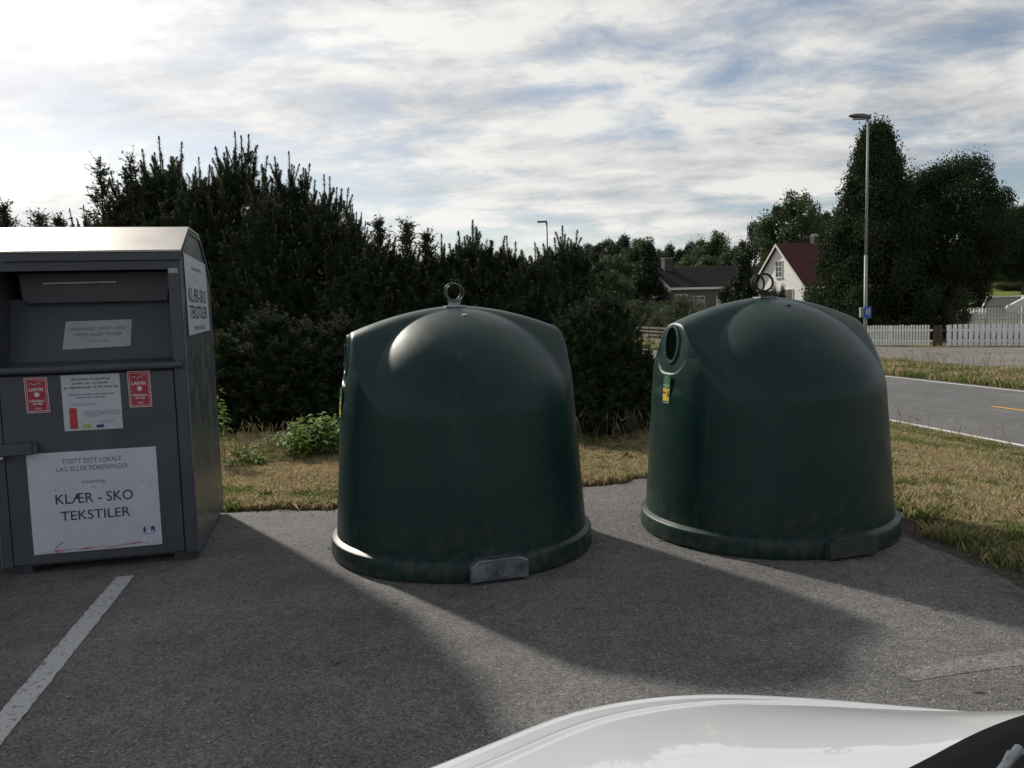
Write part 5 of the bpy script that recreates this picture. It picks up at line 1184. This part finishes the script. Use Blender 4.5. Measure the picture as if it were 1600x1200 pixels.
def grass_patch(name, xs, ys, hfun, wid, drybias, kind='stuff', lean=0.6):
    n1 = fbm(xs, ys, 1.6, 3); n2 = fbm(xs, ys, 6.0, 4); dry = (1.3 * n1 + 0.8 * n2 + rng.normal(0, 0.22, len(xs)) + drybias) > 0
    h = hfun(xs, ys, n1, n2) * rng.uniform(0.55, 1.2, len(xs))
    V = blades(xs, ys, h, wid * rng.uniform(0.6, 1.3, len(xs)), rng, lean); o = poly_soup(name, V, 4, [M_g_green, M_g_dry], midx=dry.astype(int)); tag(o, kind=kind); return o
def scatter(n, x0, x1, y0, y1, f):
    x = rng.uniform(x0, x1, n); y = rng.uniform(y0, y1, n); k = f(x, y); return x[k], y[k]
def edge_dist(x, y):
    P = poly_np[:len(pts)]; d = np.full(len(x), 9.0)
    for a_, b_ in zip(P[:-1:2], P[2::2]):
        ab = b_ - a_; t = np.clip(((x - a_[0]) * ab[0] + (y - a_[1]) * ab[1]) / (ab @ ab + 1e-9), 0, 1); d = np.minimum(d, np.hypot(x - a_[0] - t * ab[0], y - a_[1] - t * ab[1]))
    return d
cs, sn = NR.x, NR.y
# left strip behind the container and bins
x, y = scatter(420000, -4.5, 2.9, 5.4, 10.4, lambda x, y: ~inside(x, y) & (x * cs + y * sn < 3.9))
k = rng.random(len(x)) < np.clip(1.5 - (y - 6.5) * 0.2, 0.4, 1)
k &= edge_dist(x, y) > 0.02 + 0.16 * np.clip(0.5 + fbm(x, y, 5.0, 9), 0, 1) * rng.random(len(x)) ** 0.5
k &= (fbm(x, y, 3.0, 12) + rng.normal(0, 0.2, len(x))) < 0.62
x, y = x[k], y[k]
tag(grass_patch('short_grass', x, y, lambda x, y, a, b: 0.045 + 0.03 * np.clip(a + 0.3, 0, 1) + 0.05 * sstep(8.3, 9.4, y), 0.0026, -0.30 + 0.65 * sstep(6.8, 7.5, y), lean=1.0), 'patchy half-dry mown grass strip behind the bins', 'grass')
# verge to the right down to the road
x, y = scatter(1000000, 2.2, 9.0, 2.8, 16, lambda x, y: ~inside(x, y) & (x * cs + y * sn > 3.3) & (x * cs + y * sn < 8.55) & (rng.random(len(x)) < 1 - 0.75 * (x * cs + y * sn > 7.9)) & (x / y < 0.72) & (x / y > 0.34))
ed_ = edge_dist(x, y); k = ed_ > 0.04 + 0.42 * np.clip(0.45 + fbm(x, y, 3.2, 9), 0, 1) * rng.random(len(x)) ** 0.5
k &= ((fbm(x, y, 2.2, 12) + rng.normal(0, 0.2, len(x))) < 0.60); x, y = x[k], y[k]
# scattered taller tufts
tx = rng.uniform(2.4, 8.5, 420); ty = rng.uniform(3.0, 14, 420); kk = ~inside(tx, ty) & (tx * cs + ty * sn > 3.5) & (tx * cs + ty * sn < 8.0) & (tx / ty > 0.36) & (tx / ty < 0.72); tx, ty = tx[kk], ty[kk]
tuft = np.stack([np.repeat(tx, 70) + rng.normal(0, 0.06, len(tx) * 70), np.repeat(ty, 70) + rng.normal(0, 0.06, len(tx) * 70)], 1)
Vt = blades(tuft[:, 0], tuft[:, 1], rng.uniform(0.05, 0.14, len(tuft)), np.full(len(tuft), 0.0026), rng, 0.9)
tag(poly_soup('grass_tufts', Vt, 4, [M_g_green, M_g_dry], midx=(np.repeat(rng.random(len(tx)) < 0.35, 70) & (rng.random(len(tuft)) < 0.8)).astype(int)), 'taller green and straw tufts in the verge', 'grass', kind='stuff')
tag(grass_patch('verge_grass', x, y, lambda x, y, a, b: 0.05 + 0.04 * np.clip(a + 0.4, 0, 1) + 0.10 * sstep(5.2, 6.4, x * cs + y * sn) * (1 - sstep(6.9, 7.8, x * cs + y * sn)), 0.0026, -0.30 + 0.50 * sstep(3.9, 4.5, x * cs + y * sn) - 0.45 * sstep(5.3, 6.0, x * cs + y * sn), lean=0.85), 'rough green and straw-coloured grass verge between the bins and the road', 'grass')
# far verge between road and footpath
t = rng.uniform(2, 60, 130000); u = rng.uniform(14.4, 17.5, 130000); x = cs * u + TR.x * t; y = sn * u + TR.y * t; k = (x / y > 0.12) & (x / y < 0.75) & (rng.random(len(x)) < np.clip(22 / y, 0.15, 1)); x, y = x[k], y[k]
tag(grass_patch('tall_verge_grass', x, y, lambda x, y, a, b: 0.16 + 0.16 * np.clip(a + 0.3, 0, 1), 0.016, 0.05, lean=0.7), 'tall seeding grass on the far side of the road', 'grass')
# lawn on the slope and fringe below the fences
x, y = scatter(60000, 15, 24, 31, 45, lambda x, y: (np.abs((x - 17.0) * 0.70 + (y - 38.6) * 0.71 + 0.25) < 0.5))
# tall stems along the foot of the hedge
def stems(name, xs, ys, hs, label, m=M_g_dry, lean=0.35, wd=0.007):
    P0 = np.stack([xs, ys, terrain(xs, ys)], 1); N = len(xs); b = rng.uniform(0, 6.28, N); l_ = rng.uniform(0.05, 1, N) * lean; P1 = P0 + np.stack([np.cos(b) * l_ * hs, np.sin(b) * l_ * hs, hs * 0.65], 1)
    P2 = P1 + np.stack([np.cos(b) * l_ * hs * 1.0, np.sin(b) * l_ * hs * 1.0, hs * 0.30], 1); V = np.concatenate([sticks(P0, P1, wd * 0.3, wd * 0.22), sticks(P1, P2, wd * 0.22, wd * 0.16)])
    D = unit(P2 - P1); hd_ = sticks(P2 - D * 0.03, P2 + D * 0.05, wd * 0.8, wd * 0.15); o = poly_soup(name, np.concatenate([V, hd_]), 4, m); tag(o, label, 'grass', kind='stuff'); return o
xs = np.concatenate([rng.uniform(0.4, 2.4, 130), rng.uniform(-3.2, -1.4, 120), rng.normal(-2.75, 0.12, 45)]); ys = np.concatenate([rng.uniform(8.8, 9.5, 130), rng.uniform(8.6, 9.4, 120), rng.normal(8.5, 0.12, 45)])
stems('tall_grass_stems', xs, ys, rng.uniform(0.16, 0.42, len(xs)), 'pale dry grass stems along the foot of the dark hedge')
t = rng.uniform(5, 40, 500); u = rng.uniform(14.5, 17.4, 500); x = cs * u + TR.x * t; y = sn * u + TR.y * t; k = (x / y > 0.3)
stems('tall_grass_stems', x[k], y[k], rng.uniform(0.35, 0.7, k.sum()), 'seed heads standing above the grass across the road', wd=0.016)
t = rng.uniform(5, 16, 260); u = rng.uniform(6.6, 8.4, 260); x = cs * u + TR.x * t; y = sn * u + TR.y * t; k = (x / y > 0.42)
stems('tall_grass_stems', x[k], y[k], rng.uniform(0.2, 0.42, k.sum()), 'thin stems in the verge along the near edge of the road')

def leafy_plant(name, cx, cy, n_st, spread, h, lsize, label, m=M_nettle, seed=1, cat='plant', group='green weeds at the foot of the hedge'):
    r = np.random.default_rng(seed); z0 = TZ(cx, cy); P0 = []; P1 = []; L = []
    for k in range(n_st):
        a = r.uniform(0, 6.28); d = spread * math.sqrt(r.random()); hh = h * r.uniform(0.55, 1.05) * (1 - 0.45 * (d / spread) ** 2); b = np.array([d * 0.7 * math.cos(a), d * 0.7 * math.sin(a), 0]); e = np.array([d * 1.15 * math.cos(a), d * 1.15 * math.sin(a), hh]); P0.append(b); P1.append(e)
        nl = max(3, int(hh / 0.06))
        for q in range(nl):
            f = 0.35 + 0.65 * (q + 1) / nl; p = b + (e - b) * f
            for s in (0, 1):
                az = r.uniform(0, 6.28); dr = np.array([math.cos(az), math.sin(az), r.uniform(-0.25, 0.25)]); sz_ = lsize * r.uniform(0.6, 1.2) * (1.1 - 0.3 * f); w = np.cross(dr, [0, 0, 1]); w /= np.linalg.norm(w); w = w * sz_ * 0.27 + np.array([0, 0, r.uniform(-0.2, 0.2) * sz_ * 0.3])
                st = p + dr * 0.015; mid = st + dr * sz_ * 0.42 + np.array([0, 0, 0.06 * sz_]); tip = st + dr * sz_ - np.array([0, 0, 0.28 * sz_])
                L.append([st, mid + w, tip, mid - np.array([0, 0, 0.0])]); L.append([st, mid, tip, mid - w])
    o = empty(name, (cx, cy, z0), 0, label=label, cat=cat, group=group)
    poly_soup('leaves', np.array(L), 4, m, o); poly_soup('stems', sticks(np.array(P0), np.array(P1), 0.004, 0.002), 4, M_candle, o); return o
p = G(478, 722); leafy_plant('leafy_weed', p.x, p.y + 0.25, 70, 0.34, 0.50, 0.115, 'bright green broad-leaved bush beside the nearer bin, largest of the weeds', seed=2)
p = G(515, 722); leafy_plant('leafy_weed', p.x, p.y + 0.3, 22, 0.20, 0.55, 0.10, 'narrow leafy weed half behind the left rim of the nearer bin', seed=3)
p = G(385, 728); leafy_plant('leafy_weed', p.x, p.y, 26, 0.22, 0.22, 0.085, 'low rounded-leaf weed beside the container side', seed=4)
p = G(352, 718); leafy_plant('leafy_weed', p.x + 0.05, p.y + 0.2, 7, 0.12, 0.42, 0.075, 'thin weed with a few leaves just behind the container corner', seed=5)
p = G(420, 715); leafy_plant('leafy_weed', p.x, p.y + 0.3, 30, 0.28, 0.25, 0.08, 'low weed between the container and the large green bush', seed=6)
p = G(345, 600); q = AT(340, 575, 8.4); leafy_plant('leafy_weed', q.x, 8.4, 6, 0.12, q.z, 0.09, 'tall single weed poking out high beside the container side', seed=7)
p = G(995, 700); leafy_plant('tall_weed', p.x, p.y + 0.2, 16, 0.075, 0.52, 0.05, 'tall slender pale green weed standing alone left of the right bin', M_hedge, 8, group='green weeds at the foot of the hedge')
p = G(1440, 690, -0.2); leafy_plant('dry_weed', p.x, p.y, 26, 0.35, 0.22, 0.05, 'dark tangled weed clump in the verge next to the road line', M_hedge, 9)

nw_ = 90; wx = rng.uniform(2.5, 8.3, nw_); wy2 = rng.uniform(3.4, 13, nw_); kk = ~inside(wx, wy2) & (wx * cs + wy2 * sn > 3.45) & (wx * cs + wy2 * sn < 8.0); wx, wy2 = wx[kk], wy2[kk]
sx_ = rng.uniform(-3.2, 2.4, 40); sy_ = rng.uniform(6.6, 8.6, 40); kk = ~inside(sx_, sy_); wx = np.concatenate([wx, sx_[kk]]); wy2 = np.concatenate([wy2, sy_[kk]]); LL = []
for a_, b_ in zip(wx, wy2):
    n_ = rng.integers(8, 26); z_ = TZ(a_, b_); R0 = rng.uniform(0.03, 0.10); az = rng.uniform(0, 6.28, n_); el = rng.uniform(0.1, 0.9, n_)
    for q_ in range(n_):
        d = np.array([math.cos(az[q_]) * math.cos(el[q_]), math.sin(az[q_]) * math.cos(el[q_]), math.sin(el[q_])]); L_q = R0 * rng.uniform(0.6, 1.2); w_q = np.array([-math.sin(az[q_]), math.cos(az[q_]), 0]) * L_q * 0.2; o_ = np.array([a_, b_, z_ + 0.01]) + d * 0.01
        LL.append([o_, o_ + d * L_q * 0.5 + w_q, o_ + d * L_q - np.array([0, 0, 0.15 * L_q]), o_ + d * L_q * 0.5 - w_q])
tag(poly_soup('verge_weeds', np.array(LL), 4, M_hedge), 'small broad-leaved weeds scattered through the dry grass', 'weeds', kind='stuff')
# litter: stones, twigs and leaves along the asphalt edge
M_stone = mat('pale_stones', (0.22, 0.21, 0.19), 0.85, scale=30, col2=(0.40, 0.38, 0.35))
M_twig = mat('dry_twigs', (0.13, 0.10, 0.07), 0.9, scale=20)
def inx(n, w): 
    i = rng.integers(0, len(pts) - 1, n); P = np.array([[pts[k].x, pts[k].y] for k in i]); return P + rng.normal(0, w, (n, 2))
ang_ = rng.uniform(0, 6.28, 500); bi = rng.random(500) < 0.5; rad_ = 0.87 + rng.exponential(0.10, 500); ring_ = np.stack([np.where(bi, -0.359, 1.743) + rad_ * np.cos(ang_), np.where(bi, 5.263, 5.495) + rad_ * np.sin(ang_)], 1)
P = np.concatenate([inx(1100, 0.08), ring_, np.stack([rng.uniform(-3.0, 3.2, 1500), rng.uniform(2.0, 6.5, 1500)], 1)]); P = P[inside(P[:, 0], P[:, 1])]; V = []
ico = np.array([[1, 0, 0], [-1, 0, 0], [0, 1, 0], [0, -1, 0], [0, 0, 1], [0, 0, -1]], float); icf = [(0, 2, 4), (2, 1, 4), (1, 3, 4), (3, 0, 4), (2, 0, 5), (1, 2, 5), (3, 1, 5), (0, 3, 5)]
for q in P:
    s = rng.uniform(0.0015, 0.0045) * (1.6 if rng.random() < 0.05 else 1); a = ico * rng.uniform(0.6, 1.3, (6, 1)) * s * np.array([1.2, 1.2, 0.7]) + np.array([q[0], q[1], 0.006 + s * 0.4])
    for f in icf: V.append(a[list(f)])
tag(poly_soup('gravel_bits', np.array(V), 3, M_stone), 'loose grit and small pale stones on the asphalt', 'gravel', kind='stuff')
P = np.concatenate([inx(260, 0.05), np.stack([rng.uniform(1.9, 2.9, 90), rng.uniform(3.8, 5.2, 90)], 1)]); a = rng.uniform(0, 3.14, len(P)); l_ = rng.uniform(0.02, 0.09, len(P)); d = np.stack([np.cos(a) * l_, np.sin(a) * l_, rng.uniform(0, 0.01, len(P))], 1); P3 = np.concatenate([P, np.full((len(P), 1), 0.010)], 1)
tag(poly_soup('twig_litter', sticks(P3, P3 + d, 0.0022, 0.0012), 4, M_twig), 'dry twigs and stalks along the asphalt edge', 'litter', kind='stuff')
M_dleaf = mat('dead_leaves', (0.10, 0.065, 0.03), 0.8, scale=25, col2=(0.20, 0.14, 0.07))
Pn = np.concatenate([inx(70, 0.09), ring_[:40], np.stack([rng.uniform(-2.6, 2.8, 26), rng.uniform(2.6, 6.0, 26)], 1)]); LV = []
for q in Pn:
    a_ = rng.uniform(0, 6.28); L_q = rng.uniform(0.010, 0.026); d = np.array([math.cos(a_), math.sin(a_), 0]) * L_q; w_q = np.array([-math.sin(a_), math.cos(a_), 0]) * L_q * 0.4; o_ = np.array([q[0], q[1], 0.0095]); u_ = np.array([0, 0, L_q * 0.3])
    LV.append([o_ - d, o_ - w_q + u_, o_ + d, o_ + w_q + u_ * 0.6])
tag(poly_soup('fallen_leaves', np.array(LV), 4, M_dleaf), 'small dead leaves lying on the asphalt', 'leaves', kind='stuff')
# dark crumbly soil along the right edge of the asphalt
M_soil = mat('dark_soil', (0.035, 0.030, 0.024), 0.95, scale=14, col2=(0.085, 0.072, 0.055), bump=0.9, bscale=45, bdist=0.02)
so_ = [G(1395, 800), G(1430, 812), G(1470, 818), G(1520, 842), G(1560, 850), G(1600, 878), G(1720, 940), G(1900, 1070), G(1760, 1075), G(1600, 938), G(1560, 908), G(1500, 880), G(1455, 868), G(1425, 850), G(1400, 835)]
mb = MB(); mb.add([(p.x + rr.uniform(-.02,.02), p.y, 0.0015) for p in so_], [tuple(range(len(so_)))]); tag(build_flat(mb, 'soil_edge', M_soil, None), kind='structure')
